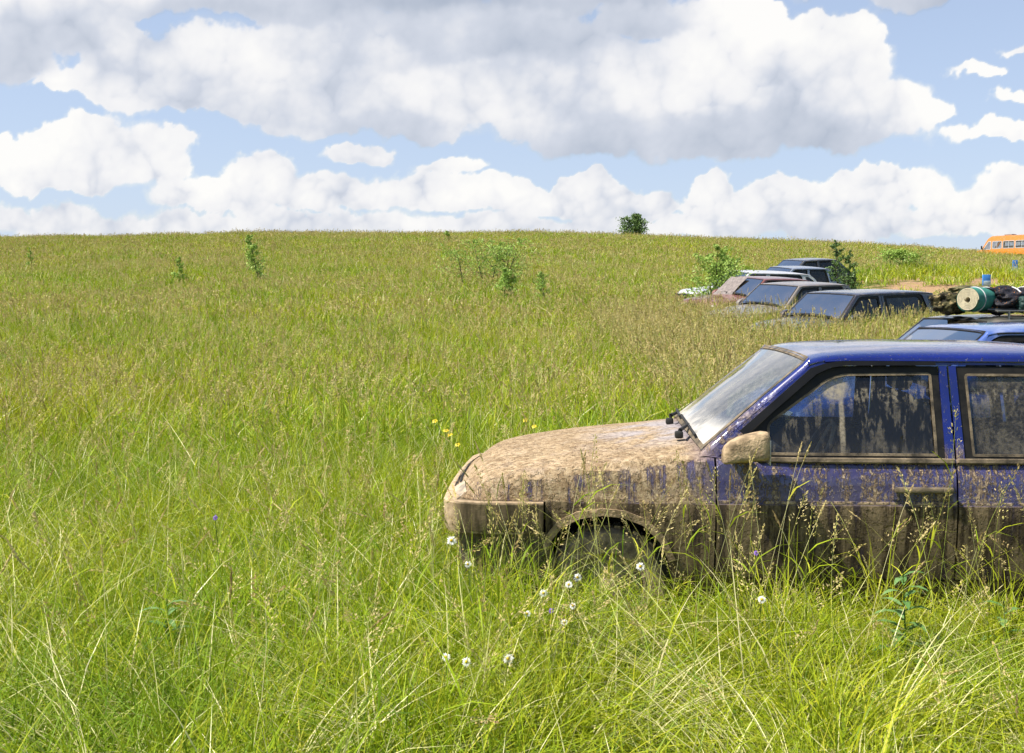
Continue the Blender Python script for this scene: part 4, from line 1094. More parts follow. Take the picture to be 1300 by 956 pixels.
# ------------------------------------------------------------------ orange minibus on the ridge
def minibus(px, D, rz):
    x, y = (px - PX0) / F_PX * D, D
    r = empty('orange_minibus', (x, y, tz(x, y) - .55), rz); tag(r, 'orange minibus with steel rimmed side windows on the skyline at right', 'minibus')
    og = dusty_paint('orange_paint', (.70, .23, .015), .02); H = 2.55
    # local: nose towards -x, length 5.6, half width 1.0
    def w(x, z): 
        k = .99 - .10 * max(0, (z - 1.2) / 1.3) ** 1.5 - .25 * max(0, (1.1 - x) / 1.1) ** 2.5
        return k
    out = rounded([(.05, .35), (.02, 1.02), (.30, 1.20), (.95, 1.28), (1.55, 2.28), (1.9, H - .07), (5.5, H - .07), (5.62, H - .22), (5.66, .35)], [.1, .1, .2, .1, .25, .2, .05, .15, .1])
    wins = [rounded([(1.98, 1.38), (1.98, 2.02), (2.86, 2.02), (2.86, 1.38)], .08), rounded([(2.98, 1.38), (2.98, 2.02), (4.02, 2.02), (4.02, 1.38)], .08), rounded([(4.14, 1.38), (4.14, 2.02), (5.30, 2.02), (5.30, 1.38)], .08)]
    cab = rounded([(1.12, 1.32), (1.60, 2.02), (1.84, 2.02), (1.84, 1.32)], .05)
    arches = [rounded([(a - .42, .30), (a - .40, .65), (a - .2, .86), (a + .2, .86), (a + .40, .65), (a + .42, .30)], .08) for a in (.95, 4.55)]
    o2 = []
    body = out
    # cut the arches by dropping them as holes just above the lower edge
    ho = [[(x, max(z, .37)) for x, z in a] for a in arches]
    mb = MB(); panel(mb, body, wins + [cab] + ho, lambda x, z: (x, -w(x, z), z), .15, .05)
    # top strip following the outline from bonnet to roof to tail
    A = [p for p in out]; n = len(A); V = []; F = []; vv = lin(-1, 1, 11)
    for i, (x, z) in enumerate(A):
        for v in vv: V.append((x, v * w(x, z), z + .07 * (1 - v * v) * (1 if z > 2.3 else .3 if z > 1 else 0)))
    m_ = len(vv)
    k0 = 0
    gl = []
    for i in range(n):
        a, b = A[i], A[(i + 1) % n]
        scr_ = (a[1] > 1.26 and b[1] > 1.26 and a[1] < 2.3 and b[1] < 2.3 and a[0] < 1.6 and b[0] <= 1.7)
        rear = a[0] > 5.6 and b[0] > 5.6 and abs(a[1] - b[1]) > .8
        for j in range(m_ - 1):
            q = (i * m_ + j, i * m_ + j + 1, ((i + 1) % n) * m_ + j + 1, ((i + 1) % n) * m_ + j)
            (gl if scr_ else F).append(q)
    mb.add(V, F); mb.build('bus_body', og, r, angle=35)
    gm = glass_mat('bus_glass', (.75, .78, .8), .04)
    if gl: MB().add(V, gl).build('windscreen', gm, r)
    for wd in wins + [cab]:
        for sg in (-1, 1):
            mb = MB(); panel(mb, offset(wd, -.02), None, lambda x, z: (x, -w(x, z) + .02, z), .4, None, both=False)
            if sg > 0: mb.v = [(a, -b, c) for a, b, c in mb.v]; mb.f = [f[::-1] for f in mb.f]
            p_ = mb.build('side_window', gm, r)
            mb = MB(); panel(mb, offset(wd, -.015), [offset(wd, .035)], lambda x, z: (x, -w(x, z) - .012, z), .4, .03, both=False)
            if wd is not cab:
                xm = sum(q[0] for q in wd) / len(wd); panel(mb, [(xm - .02, 1.40), (xm - .02, 2.0), (xm + .02, 2.0), (xm + .02, 1.40)], None, lambda x, z: (x, -w(x, z) - .008, z), .4, .02, both=False)
            if sg > 0: mb.v = [(a, -b, c) for a, b, c in mb.v]; mb.f = [f[::-1] for f in mb.f]
            mb.build('frame', simple('pale_window_rubber', (.45, .45, .45), .5), p_)
    mb = MB(); mb.box((5.672, -.42, 1.70), (.02, .70, .62), bev=.008); mb.box((5.672, .42, 1.70), (.02, .70, .62), bev=.008); mb.build('rear_window', simple('dark_bus_glass', (.02, .022, .028), .08), r)
    mb = MB(); mb.box((5.68, 0, 1.35), (.02, .03, 1.9)); mb.build('door_seam', M_rubber, r)
    mb = MB(); mb.box((3.1, 0, H + .03), (.75, .7, .10), bev=.03); mb.build('roof_hatch', simple('hatch_grey', (.25, .22, .2), .6), r)
    mb = MB(); mb.box((2.6, 0, .45), (4.6, 1.7, .3)); mb.build('underbody', M_dark, r)
    for k in range(4):
        mb = MB(); mb.box((2.6 + k * .75, 0, .95), (.45, 1.5, .14), bev=.04); mb.box((2.82 + k * .75, 0, 1.3), (.12, 1.5, .62), bev=.04); mb.build('seat_row', M_seat, r)
    for a in (.95, 4.55):
        for sg in (-1, 1):
            M = Matrix.Translation((a, sg * .86, .34)) @ (Matrix.Rotation(math.pi, 4, 'Z') if sg > 0 else Matrix.Identity(4))
            t_ = MB().lathe([(.1, .2), (.1, .3), (.06, .34), (-.06, .34), (-.1, .3), (-.1, .2)], 28, M).build('wheel', M_tyre, r)
            MB().lathe([(-.1, .2), (-.06, .18), (-.05, 0)], 24, M).build('rim', M_rim, t_)
    for sg in (-1, 1):
        mb = MB(); mb.box((1.05, sg * 1.12, 1.5), (.08, .16, .30), bev=.03); mb.tube([(1.15, sg * .9, 1.4), (1.05, sg * 1.1, 1.4)], .015, 6); mb.build('wing_mirror', M_rubber, r)
        mb = MB(); mb.box((.06, sg * .62, .86), (.08, .28, .20), bev=.04); mb.build('headlight', M_lamp, r)
    mb = MB(); mb.box((.0, 0, .52), (.16, 1.5, .24), bev=.05); mb.build('front_bumper', M_frame, r)
    KEEP_OUT.append((x + 2.8 * math.cos(rz), y + 2.8 * math.sin(rz), rz, 2.9, 1.05))
    return r
minibus(1240, 100, R(-54))

# ------------------------------------------------------------------ blue markers by the track
def marker(px, D, w, h, label, base):
    x = (px - PX0) / F_PX * D; r = empty('marker_board', (x, D, tz(x, D)), R(12)); tag(r, label, 'marker')
    bl = simple('marker_blue', (.06, .25, .70), .5, var=.2, scale=3); wh = simple('marker_pale', (.45, .55, .60), .5, var=.25, scale=9)
    mb = MB(); mb.box((0, 0, base + h / 2), (w, .04, h), bev=.01); mb.build('board', bl, r, angle=40)
    mb = MB(); mb.box((0, -.026, base + h * .24), (w * .8, .008, h * .4), bev=.002); mb.build('lower_panel', wh, r, angle=40)
    mb = MB()
    for sg in (-1, 1): mb.tube([(sg * w * .38, .03, 0), (sg * w * .38, .03, base + h * .6)], .022, 8)
    mb.build('post', simple('marker_post_grey', (.25, .25, .22), .8), r); return r
marker(1251.5, 37, .30, .36, 'small blue board with pale lower half above the bare soil, nearer one', .40)
marker(1287.5, 58, .30, .58, 'small plain blue board farther up the slope at the right edge', .80)

# ------------------------------------------------------------------ bushes and saplings
def leaf_mat(name, c1, c2, tr=.3):
    m, t = mat(name); at = t.n('ShaderNodeAttribute', attribute_name='rnd').outputs['Fac']
    c = t.mix(at, c1, c2); g_ = t.pbsdf(c, .5, 0, .3); k = t.n('ShaderNodeBsdfTranslucent'); t.set(k.inputs[0], c); t.out(t.mixs(tr, g_, k.outputs[0])); return m
M_leaf = leaf_mat('fresh_leaf', (.18, .32, .04), (.40, .54, .12)); M_leafd = leaf_mat('grey_green_leaf', (.09, .16, .045), (.20, .30, .10), .3)
M_bark = simple('twig_bark', (.10, .085, .05), .9)
def shrub(name, label, cat, px, D, H, W, nb, nl, ls, mt, low=.1, cone=False, group=None, seed=1, lean=0, stems=1, dx=0):
    rs = np.random.default_rng(seed); x = (px - PX0) / F_PX * D
    r = empty(name, (x, D, tz(x, D)), 0); tag(r, label, cat, group)
    tw = MB(); LV = []; LR = []
    for s_ in range(stems):
        bx = rs.normal() * W * .12 * (stems > 1); top = np.array([bx + lean * H + rs.normal() * W * .14, rs.normal() * W * .1, H * (rs.uniform(.75, 1) if s_ else 1)])
        tr = [np.array([bx, 0, -.05]), np.array([bx, 0, 0]) * .6 + top * .4 + rs.normal(size=3) * .02, top]
        tw.tube([tuple(p) for p in tr], [.012 * H + .008, .008 * H + .004, .003], 7)
        for b in range(nb):
            u = low + (1 - low) * ((b + rs.random()) / nb)
            p0 = tr[0] * (1 - u) + top * u; q = rs.random() * 6.28
            rad = W / 2 * ((1 - u) ** .75 + .10 if cone else math.sin(math.pi * min(1, .28 + .70 * u)) ** .8) * rs.uniform(.5, 1.1)
            d = np.array([math.cos(q) * rad, math.sin(q) * rad * .8, rad * rs.uniform(.15, .9)])
            if p0[2] + d[2] > H: d[2] = max(0, H - p0[2])
            p1 = p0 + d * .5 + rs.normal(size=3) * .03; p2 = p0 + d
            tw.tube([tuple(p0), tuple(p1), tuple(p2)], [.006, .004, .002], 5, cap=False)
            for k in range(nl):
                v = rs.random() ** .6; c = (p0 * (1 - v) + p2 * v) + rs.normal(size=3) * rad * .17 * np.array([1, 1, .8])
                LV.append(c); LR.append((.25 + .5 * rs.random() + .25 * (b % 3) / 2))
    tw.build('stems', M_bark, r)
    LV = np.array(LV); n = len(LV)
    nrm = rs.normal(size=(n, 3)) + np.array([0, -.2, .7]); nrm /= np.linalg.norm(nrm, axis=1)[:, None]
    a = np.cross(nrm, rs.normal(size=(n, 3))); a /= np.linalg.norm(a, axis=1)[:, None]; b = np.cross(nrm, a)
    s = ls * rs.uniform(.6, 1.2, n)[:, None]
    V = np.stack([LV - a * s * .55, LV + b * s * .30 + nrm * s * .08, LV + a * s * .55, LV - b * s * .30 + nrm * s * .08], 1).reshape(-1, 3)
    F = np.arange(4 * n).reshape(n, 4)
    me = np_mesh('foliage', V, F, np.full(n, 4), False, {'rnd': np.repeat(LR, 4)}); me.materials.append(mt)
    o = bpy.data.objects.new('foliage', me); col.objects.link(o); o.parent = r; return r
shrub('birch_sapling', 'upright leafy sapling standing alone, tallest of those on the left slope', 'sapling', 332, 45, 2.25, 1.35, 36, 40, .085, M_leaf, .2, True, seed=3)
shrub('birch_sapling', 'small round sapling low in the grass left of the tall upright one', 'sapling', 228, 44, 1.45, .85, 20, 24, .10, M_leaf, .35, True, seed=4)
shrub('birch_sapling', 'tiny faint sapling near the left edge of the field', 'sapling', 42, 57, 1.55, .6, 12, 14, .11, M_leaf, .35, True, seed=5)
shrub('willow_bush', 'broad loose bush in mid slope, behind the lower clump', 'bush', 625, 40, 2.0, 2.7, 20, 30, .075, M_leaf, .3, False, seed=6, stems=6)
shrub('willow_bush', 'small bright clump of leaves just in front of the broad loose bush', 'bush', 640, 34, 1.35, 1.05, 24, 34, .07, M_leaf, .4, False, seed=7, stems=2)
shrub('willow_bush', 'small single shrub between the bright clump and the parked cars', 'bush', 693, 33.5, 1.24, .72, 20, 26, .07, M_leaf, .35, False, seed=8)
shrub('willow_bush', 'large light green bush hiding the bonnets left of the maroon car', 'bush', 914, 31.0, 2.15, 2.0, 28, 46, .075, M_leaf, .12, False, seed=9, stems=4)
shrub('willow_bush', 'dark green bush at the rear of the two farthest cars', 'bush', 1069, 36.0, 2.30, 1.05, 30, 44, .075, M_leafd, .25, True, seed=10, stems=2)
shrub('round_tree', 'lone dark rounded tree on the skyline', 'tree', 804, 117, 3.0, 2.6, 26, 40, .20, M_leafd, .12, False, seed=12, stems=5)
shrub('low_shrub', 'dull green shrub patch halfway down the right slope below the skyline', 'shrub', 1143, 52, 1.15, 2.2, 24, 30, .10, M_leaf, .2, False, seed=13, stems=4)
shrub('low_shrub', 'faint small shrub just under the skyline left of centre', 'shrub', 569, 88, 1.2, .8, 12, 20, .15, M_leaf, .3, False, seed=14)

# ------------------------------------------------------------------ flowers and weeds near the camera
M_petal = leaf_mat('white_petal', (.72, .72, .68), (.85, .85, .82), .3); M_yel = leaf_mat('yellow_petal', (.80, .55, .02), (.90, .68, .05), .2); M_vio = leaf_mat('violet_petal', (.16, .07, .42), (.24, .12, .55), .2)
M_stalk = leaf_mat('flower_stalk', (.10, .20, .03), (.16, .26, .05), .1)
def pix(px, py, D):
    """world point seen at a photo pixel, at distance D"""
    c, s = math.cos(PITCH), math.sin(PITCH); a = (py - PY0) / F_PX; d = D
    # ray in camera axes (x right, forward, up)
    fx, fy, fz = (px - PX0) / F_PX, 1.0, -a
    wy = fy * c + fz * s; wz = -fy * s + fz * c
    k = D / wy; return Vector((fx * k, D, CAM_H + wz * k))
def flower(name, label, px, py, D, rad, petals, mt, group, face=(-.2, -.8, .5), centre=True):
    p = pix(px, py, D); g0 = tz(p.x, p.y)
    r = empty(name, (p.x, p.y, g0)); tag(r, label, 'flower', group)
    h = p.z - g0
    MB().tube([(rng.normal() * .05, rng.normal() * .05, 0), (rng.normal() * .02, rng.normal() * .02, h * .5), (0, 0, h)], .0016, 5).build('stalk', M_stalk, r)
    z = Vector(face).normalized(); a = z.cross(Vector((0, 0, 1))).normalized(); b = a.cross(z)
    V = []; F = []
    for k in range(petals):
        q = 2 * math.pi * k / petals; d = a * math.cos(q) + b * math.sin(q); e = z.cross(d); dr = -.25 + rng.normal() * .15; L_ = rad * rng.uniform(.85, 1.1); w_ = rad * 2.2 / petals
        i = len(V); c0_ = Vector((0, 0, h))
        V += [c0_ + d * rad * .2, c0_ + d * L_ * .7 + e * w_ + z * dr * rad * .4, c0_ + d * L_ + z * dr * rad, c0_ + d * L_ * .7 - e * w_ + z * dr * rad * .4]; F.append((i, i + 1, i + 2, i + 3))
    me = np_mesh('petals', V, np.array(F), np.full(len(F), 4), False, {'rnd': rng.random(len(V))}); me.materials.append(mt)
    o = bpy.data.objects.new('petals', me); col.objects.link(o); o.parent = r
    if centre:
        bm = bmesh.new(); bmesh.ops.create_uvsphere(bm, u_segments=10, v_segments=6, radius=rad * .27)
        for v in bm.verts: v.co += Vector((0, 0, h)) + z * rad * .05
        mb = MB(); bm.verts.index_update(); mb.add([v.co.copy() for v in bm.verts], [[v.index for v in f.verts] for f in bm.faces]); bm.free(); mb.build('centre', M_yel, r)
    return r
GD = 'white daisies in the foreground grass'
for lb, px, py, D, rad in [
    ('white daisy right under the muddy front bumper corner', 573, 686, 4.5, .026),
    ('white daisy leaning just below the first one under the bumper', 594, 716, 4.4, .018),
    ('upper white daisy of the touching pair below the front wheel', 733, 733, 4.2, .020),
    ('lower white daisy of the touching pair below the front wheel', 722, 742, 4.2, .019),
    ('white daisy left of the touching pair', 690, 753, 4.2, .020),
    ('half closed white daisy right below the touching pair', 727, 769, 4.1, .016),
    ('white daisy nearest below the violet flower', 716, 790, 4.0, .016),
    ('white daisy seen against the wheel arch on its own tall stalk', 813, 719, 4.3, .023),
    ('white daisy nodding at left of the violet flower', 669, 779, 4.1, .018),
    ('lowest white daisy, by itself under the bumper', 645, 836, 3.7, .024),
    ('white daisy with its yellow centre towards us, under the front door', 967, 761, 4.1, .020),
    ('white daisy lying low at far left of the daisies', 566, 834, 3.6, .018),
    ('frayed white daisy low down, next to the one at far left', 592, 840, 3.6, .020)]:
    flower('daisy', lb, px, py, D, rad * .86, 15, M_petal, GD)
GY = 'yellow meadow flowers behind the bonnet'
for lb, px, py, D in [('yellow flower leftmost behind the bonnet tip', 552, 534, 8.3), ('yellow flower just right of the leftmost yellow one', 566, 546, 8.0), ('yellow flower lower and left, near the bumper', 571, 551, 7.9), ('yellow flower highest behind the bonnet', 667, 533, 8.6), ('yellow flower close above the bonnet edge', 684, 551, 8.3), ('small yellow flower between the highest and the bonnet edge', 678, 541, 8.4), ('yellow flower lowest of those left of the bonnet', 581, 564, 7.8)]:
    flower('buttercup', lb, px, py, D, .022, 6, M_yel, GY, (-.1, -.5, .8), False)
for lb, px, py, D in [('single violet flower among the daisies below the front wheel', 700, 775, 4.1), ('single violet flower in the grass at lower left', 273, 657, 4.8), ('faint violet flower under the wing mirror', 960, 702, 4.4)]:
    flower('violet_flower', lb, px, py, D, .012, 8, M_vio, 'violet meadow flowers', (-.1, -.8, .5), False)
def weed(px, D, H, label, seed, n=16):
    rs = np.random.default_rng(seed); x = (px - PX0) / F_PX * D
    r = empty('broadleaf_weed', (x, D, tz(x, D))); tag(r, label, 'weed')
    MB().tube([(0, 0, -.01), (.01, 0, H * .5), (0, .01, H)], [.005, .004, .002], 6).build('stem', M_stalk, r)
    V = []; F = []; rn = []
    for k in range(n):
        u = .25 + .75 * k / n; q = k * 2.4 + rs.normal() * .2; L_ = .16 * (1.15 - .55 * u); w_ = L_ * .13
        d = np.array([math.cos(q), math.sin(q), 0]); e = np.array([-math.sin(q), math.cos(q), 0]); p0 = np.array([0, 0, H * u]); i = len(V)
        for t_ in (0, .25, .55, .8):
            c = p0 + d * L_ * t_ + np.array([0, 0, L_ * (.75 * t_ - .75 * t_ * t_)]); ww = w_ * [.25, .9, 1, .6][[0, .25, .55, .8].index(t_)]
            V += [c - e * ww, c + np.array([0, 0, -.18 * ww]), c + e * ww]
        V.append(p0 + d * L_ + np.array([0, 0, 0.0]))
        for j in range(3):
            a = i + 3 * j; F += [(a, a + 1, a + 4, a + 3), (a + 1, a + 2, a + 5, a + 4)]
        F += [(i + 9, i + 10, i + 12), (i + 10, i + 11, i + 12)]; rn += [rs.random()] * 13
    me = np_mesh('leaves', V, [i for f in F for i in f], [len(f) for f in F], True, {'rnd': rn}); me.materials.append(leaf_w)
    o = bpy.data.objects.new('leaves', me); col.objects.link(o); o.parent = r
leaf_w = leaf_mat('weed_leaf', (.10, .22, .06), (.20, .34, .12), .25)
weed(1152, 4.35, .52, 'leafy upright weed with narrow pointed leaves in front of the front door', 1, 22)
weed(206, 4.3, .42, 'pale leafy weed in the lower left grass', 2, 14)
weed(1282, 4.5, .36, 'curled blue green leafed weed at the right edge under the rear door', 5, 10)

grow()

# ================================================================== SKY, CLOUDS, LIGHT
SUN_EL, SUN_AZ = 57, -106          # azimuth measured from the view direction (+y), negative = to the left
w = bpy.data.worlds.new('World'); sc.world = w; w.use_nodes = True
nt = w.node_tree; nt.nodes.clear()
sky = nt.nodes.new('ShaderNodeTexSky'); sky.sky_type = 'NISHITA'; sky.sun_disc = False
sky.sun_elevation = R(SUN_EL); sky.sun_rotation = R(SUN_AZ); sky.air_density = 1.0; sky.dust_density = 1.0; sky.ozone_density = 1.5; sky.altitude = 200
bg = nt.nodes.new('ShaderNodeBackground'); bg.inputs[1].default_value = .085
ow = nt.nodes.new('ShaderNodeOutputWorld'); nt.links.new(sky.outputs[0], bg.inputs[0]); nt.links.new(bg.outputs[0], ow.inputs[0])
sd = bpy.data.lights.new('sun', 'SUN'); sd.energy = 4.8; sd.angle = R(.53); sd.color = (1, .94, .83)
so = bpy.data.objects.new('sun', sd); col.objects.link(so)
dv = Vector((math.sin(R(SUN_AZ)) * math.cos(R(SUN_EL)), math.cos(R(SUN_AZ)) * math.cos(R(SUN_EL)), math.sin(R(SUN_EL))))
so.rotation_euler = dv.to_track_quat('Z', 'Y').to_euler()

def perlin(x, y, seed):
    r = np.random.default_rng(seed); ang = r.random((256, 256)) * 2 * np.pi; gx, gy = np.cos(ang), np.sin(ang)
    xi = np.floor(x).astype(int); yi = np.floor(y).astype(int); fx = x - xi; fy = y - yi
    u = fx ** 3 * (fx * (fx * 6 - 15) + 10); v = fy ** 3 * (fy * (fy * 6 - 15) + 10)
    def g(i, j):
        a = (xi + i) & 255; b = (yi + j) & 255; return gx[a, b] * (fx - i) + gy[a, b] * (fy - j)
    return (g(0, 0) * (1 - u) + g(1, 0) * u) * (1 - v) + (g(0, 1) * (1 - u) + g(1, 1) * u) * v
def fbm2(x, y, size, octs, seed, gain=.55):
    v = 0; a = 1; t = 0
    for o in range(octs):
        v = v + a * perlin(x / size + 17.3 * o, y / size - 9.1 * o, seed + o); t += a; a *= gain; size *= .5
    return v / t * 1.6
def puffs(x, y, size, seed):
    """round domes, one per jittered cell, 0..1"""
    r = np.random.default_rng(seed); J = r.random((256, 256, 3)); X = x / size; Y = y / size
    xi = np.floor(X).astype(int); yi = np.floor(Y).astype(int); best = np.zeros_like(X)
    for i in (-1, 0, 1):
        for j in (-1, 0, 1):
            a = (xi + i) & 255; b = (yi + j) & 255; q = J[a, b]
            rad = .75 + .45 * q[..., 2]
            d2 = ((X - (xi + i) - q[..., 0]) ** 2 + (Y - (yi + j) - q[..., 1]) ** 2) / rad ** 2
            best = np.maximum(best, np.sqrt(np.clip(1 - d2, 0, 1)) * rad)
    return best
def clouds():
    RAD = 1500.0
    # angular grid in units of 1/1410 radian (the size of one photo pixel near the axis); x to the right, y up from the horizon
    gx = np.concatenate([np.arange(-1500, -740, 12.), np.arange(-740, 700, 1.5), np.arange(700, 1500, 12.)]); gy = np.concatenate([np.arange(-70, 46, 6.), np.arange(46, 392, 1.5), np.arange(392, 640, 10.)])
    X, Y = np.meshgrid(gx, gy); az = X / 1410; el = Y / 1410
    U = np.tan(az) * 1410
    def field(U, Y, full=True):
        wx = fbm2(U, Y, 90, 5, 3) * 34; wy = fbm2(U, Y, 90, 5, 43) * 26
        u = U + wx; y = Y + wy
        M = np.full(U.shape, -9.); tone = np.zeros(U.shape); wsum = np.full(U.shape, 1e-6)
        for cx, cy, rx, ry, a, dk in CL:
            dx = (u - (cx - 670)) / rx; dy = y - (375 - cy); dy = np.where(dy < 0, dy * 1.45, dy) / ry
            f = a * (1 - np.sqrt(dx * dx + dy * dy)) * min(1.0, (min(rx, ry) / 45.)) ** .5
            k = .12; h = np.clip(.5 + .5 * (f - M) / k, 0, 1); M = M * (1 - h) + f * h + k * h * (1 - h) * (M > -5)
            wt = np.exp(np.clip(f, -2, 2) * 7); tone += wt * dk; wsum += wt
        return M, tone / wsum, u, y
    CL = [(930, 92, 75, 96, 1, 0), (880, 120, 90, 80, 1, 0), (1050, 112, 90, 72, 1, 0), (800, 120, 150, 75, 1, .1), (650, 125, 130, 66, 1, .15), (1130, 150, 62, 40, 1, 0), (1180, 160, 32, 18, .8, 0), (560, 135, 90, 60, 1, .1), (900, 175, 250, 44, 1, .5),
          (290, 115, 130, 58, 1, 0), (190, 118, 90, 52, 1, 0), (410, 138, 140, 58, 1, .2), (510, 160, 110, 36, 1, .5), (60, 72, 110, 48, 1, .25), (20, 105, 60, 36, 1, .4), (110, 22, 150, 40, 1, .15),
          (520, -10, 270, 66, 1, 1.), (330, 22, 190, 44, 1, .6), (600, 55, 200, 50, 1, .55), (430, 75, 160, 40, 1, .3), (740, -4, 170, 50, 1, .9), (820, 40, 80, 34, 1, .5), (1190, 4, 200, 46, 1, .7), (1080, -5, 120, 36, 1, .7),
          (150, 212, 92, 50, 1, 0), (60, 232, 120, 40, 1, 0), (325, 228, 50, 32, 1, 0), (300, 255, 120, 30, 1, .1), (430, 252, 100, 26, 1, 0), (520, 248, 55, 28, 1, 0), (620, 252, 80, 28, 1, .1), (680, 255, 50, 22, 1, 0),
          (750, 240, 42, 28, 1, 0), (790, 262, 90, 26, 1, .1), (905, 240, 30, 32, 1, 0), (925, 265, 60, 30, 1, 0), (985, 252, 50, 28, 1, 0), (1060, 268, 100, 26, 1, .1), (1085, 232, 55, 20, 1, 0), (1150, 245, 60, 26, 1, 0), (1265, 258, 70, 26, 1, 0), (1210, 275, 90, 20, 1, .1),
          (1268, 188, 60, 13, .8, 0), (1245, 115, 26, 6, .6, 0), (1290, 92, 22, 6, .5, 0), (570, 215, 44, 9, .7, 0), (465, 202, 42, 11, .8, 0), (640, 292, 900, 20, .9, .2), (1300, 152, 40, 8, .5, 0), (70, 130, 30, 10, .4, 0),
          (-140, 150, 120, 60, 1, .2), (-290, 60, 200, 70, 1, .3), (-220, 240, 150, 36, 1, 0), (1500, 235, 150, 44, 1, 0), (1500, 80, 100, 60, 1, .2), (1760, 150, 170, 66, 1, .2), (-600, 150, 220, 90, 1, .2)]
    M, tone, u, y = field(U, Y)
    q1 = fbm2(U, Y, 30, 5, 91) * 6; q2 = fbm2(U, Y, 30, 5, 191) * 6
    pu, pv = U + q1, Y + q2
    # billows look smaller towards the horizon
    near_ = np.clip((Y - 110) / 110, 0, 1)
    def pf(size, seed): return puffs(pu, pv, size, seed) * near_ + puffs(pu, pv, size * .55, seed) * (1 - near_)
    bil = (.52 * pf(62, 7) + .30 * pf(29, 8) + .17 * pf(13, 9) + .10 * pf(6.5, 10)) - .62
    fb = fbm2(U, Y, 60, 7, 300, .6)
    D = M + .34 * bil * (1 - .75 * tone) + .30 * fb
    soft = .09 + .22 * tone + .30 * np.clip(fbm2(U, Y, 110, 3, 501) + .05, 0, 1)
    cover = np.clip((D - .0) / soft, 0, 1); cover = cover * cover * (3 - 2 * cover)
    # depth of cloud and its relief
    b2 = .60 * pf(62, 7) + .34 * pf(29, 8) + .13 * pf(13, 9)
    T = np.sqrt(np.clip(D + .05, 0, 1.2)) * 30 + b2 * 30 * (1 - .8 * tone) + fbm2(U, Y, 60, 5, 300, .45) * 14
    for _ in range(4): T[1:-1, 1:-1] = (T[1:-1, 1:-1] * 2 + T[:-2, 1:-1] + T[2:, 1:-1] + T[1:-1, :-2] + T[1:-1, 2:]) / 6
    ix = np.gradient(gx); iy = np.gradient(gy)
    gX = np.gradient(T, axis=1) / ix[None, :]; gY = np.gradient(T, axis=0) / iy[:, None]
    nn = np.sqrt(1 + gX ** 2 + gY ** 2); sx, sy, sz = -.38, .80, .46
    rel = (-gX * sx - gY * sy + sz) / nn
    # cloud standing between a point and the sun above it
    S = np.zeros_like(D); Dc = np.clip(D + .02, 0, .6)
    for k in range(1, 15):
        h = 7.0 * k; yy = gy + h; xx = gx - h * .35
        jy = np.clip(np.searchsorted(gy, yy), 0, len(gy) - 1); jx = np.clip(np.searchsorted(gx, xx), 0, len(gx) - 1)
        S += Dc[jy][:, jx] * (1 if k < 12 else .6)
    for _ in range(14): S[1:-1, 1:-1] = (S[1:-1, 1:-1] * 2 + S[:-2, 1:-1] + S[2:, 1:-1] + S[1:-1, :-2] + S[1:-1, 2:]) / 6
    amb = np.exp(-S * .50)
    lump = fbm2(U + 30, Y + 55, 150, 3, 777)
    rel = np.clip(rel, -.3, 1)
    bright = .50 + .06 * rel * (1 - .6 * tone) + .42 * amb - .42 * tone + .10 * fb + .24 * lump + .62 * (b2 - .70) * (1 - .7 * tone)  # sun and shade on the clouds, baked into their emission colour
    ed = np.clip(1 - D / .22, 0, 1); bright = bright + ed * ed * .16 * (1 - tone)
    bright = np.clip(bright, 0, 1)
    V = np.stack([RAD * np.sin(az) * np.cos(el), RAD * np.cos(az) * np.cos(el), RAD * np.sin(el)], -1).reshape(-1, 3)
    nx = len(gx); ny = len(gy); i, j = np.meshgrid(np.arange(nx - 1), np.arange(ny - 1)); a = (j * nx + i).ravel()
    me = np_mesh('clouds', V, np.stack([a, a + 1, a + nx + 1, a + nx], -1), np.full(len(a), 4), True, {'cover': cover.ravel(), 'baked_light': bright.ravel()})
    m, t = mat('cloud_sheet')
    A = t.n('ShaderNodeAttribute', attribute_name='cover').outputs['Fac']; Bq = t.n('ShaderNodeAttribute', attribute_name='baked_light').outputs['Fac']
    c = t.coords('Object'); z = t.xyz(c)[2]
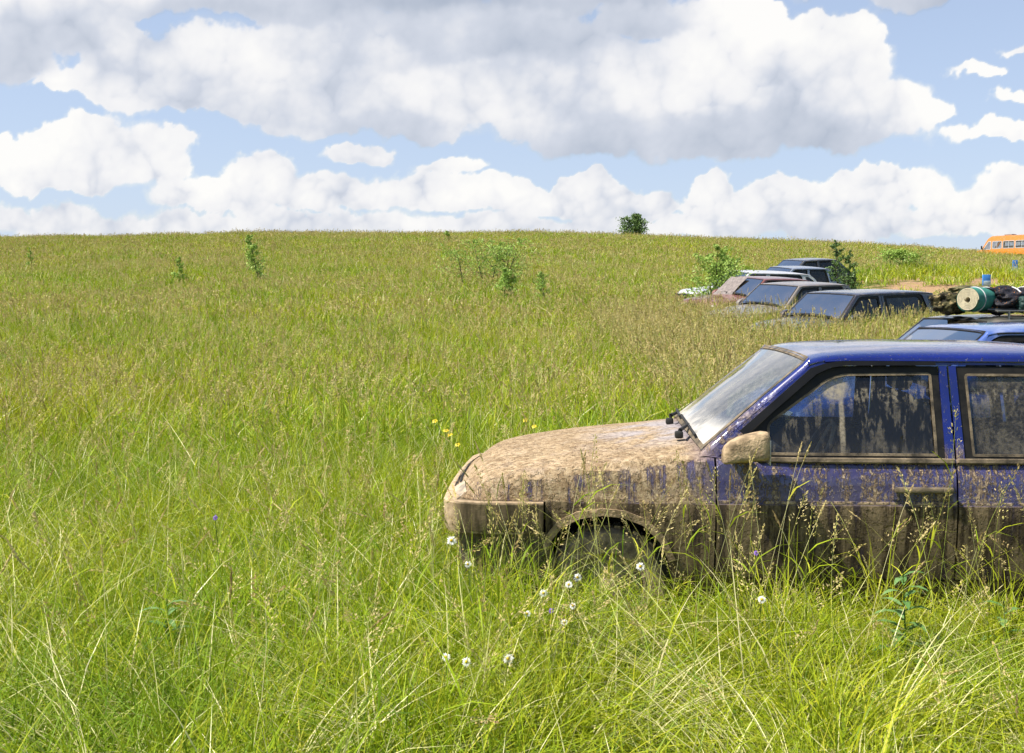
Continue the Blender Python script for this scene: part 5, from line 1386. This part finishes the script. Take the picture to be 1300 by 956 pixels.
    cr = t.n('ShaderNodeValToRGB'); t.set(cr.inputs[0], Bq); e = cr.color_ramp.elements
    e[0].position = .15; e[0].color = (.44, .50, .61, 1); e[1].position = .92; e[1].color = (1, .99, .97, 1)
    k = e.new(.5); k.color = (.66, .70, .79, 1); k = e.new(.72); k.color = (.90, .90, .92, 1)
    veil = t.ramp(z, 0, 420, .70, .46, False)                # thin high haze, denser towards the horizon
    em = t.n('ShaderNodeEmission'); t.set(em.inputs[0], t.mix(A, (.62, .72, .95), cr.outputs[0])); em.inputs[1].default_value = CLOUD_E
    tr = t.n('ShaderNodeBsdfTransparent')
    al = t.m('MAXIMUM', t.m('MULTIPLY', A, .985), veil)
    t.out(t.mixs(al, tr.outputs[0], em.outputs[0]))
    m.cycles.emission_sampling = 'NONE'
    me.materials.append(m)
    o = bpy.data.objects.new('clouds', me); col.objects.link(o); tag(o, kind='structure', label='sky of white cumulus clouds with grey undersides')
EXPO = .80
CLOUD_E = 1.0 / 2 ** EXPO
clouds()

# ================================================================== CAMERA, RENDER
cd = bpy.data.cameras.new('camera'); co = bpy.data.objects.new('camera', cd); col.objects.link(co); sc.camera = co
cd.sensor_fit = 'HORIZONTAL'; cd.sensor_width = 36; cd.lens = F_PX / 1300 * 36
cd.shift_x = (650 - PX0) / 1300; cd.shift_y = -(478 - PY0) / 1300
co.location = (0, 0, CAM_H); co.rotation_euler = (math.pi / 2 - PITCH, 0, 0)
cd.clip_start = .05; cd.clip_end = 5000
sc.render.resolution_x, sc.render.resolution_y = 1024, 753
sc.view_settings.view_transform = 'Standard'; sc.view_settings.look = 'None'; sc.view_settings.exposure = EXPO; sc.view_settings.gamma = 1
cy = sc.cycles
cy.max_bounces = 6; cy.diffuse_bounces = 2; cy.glossy_bounces = 3; cy.transmission_bounces = 4; cy.transparent_max_bounces = 10
cy.use_denoising = True; cy.use_adaptive_sampling = True; cy.adaptive_threshold = .03; cy.caustics_reflective = False; cy.caustics_refractive = False
cy.sample_clamp_indirect = 6
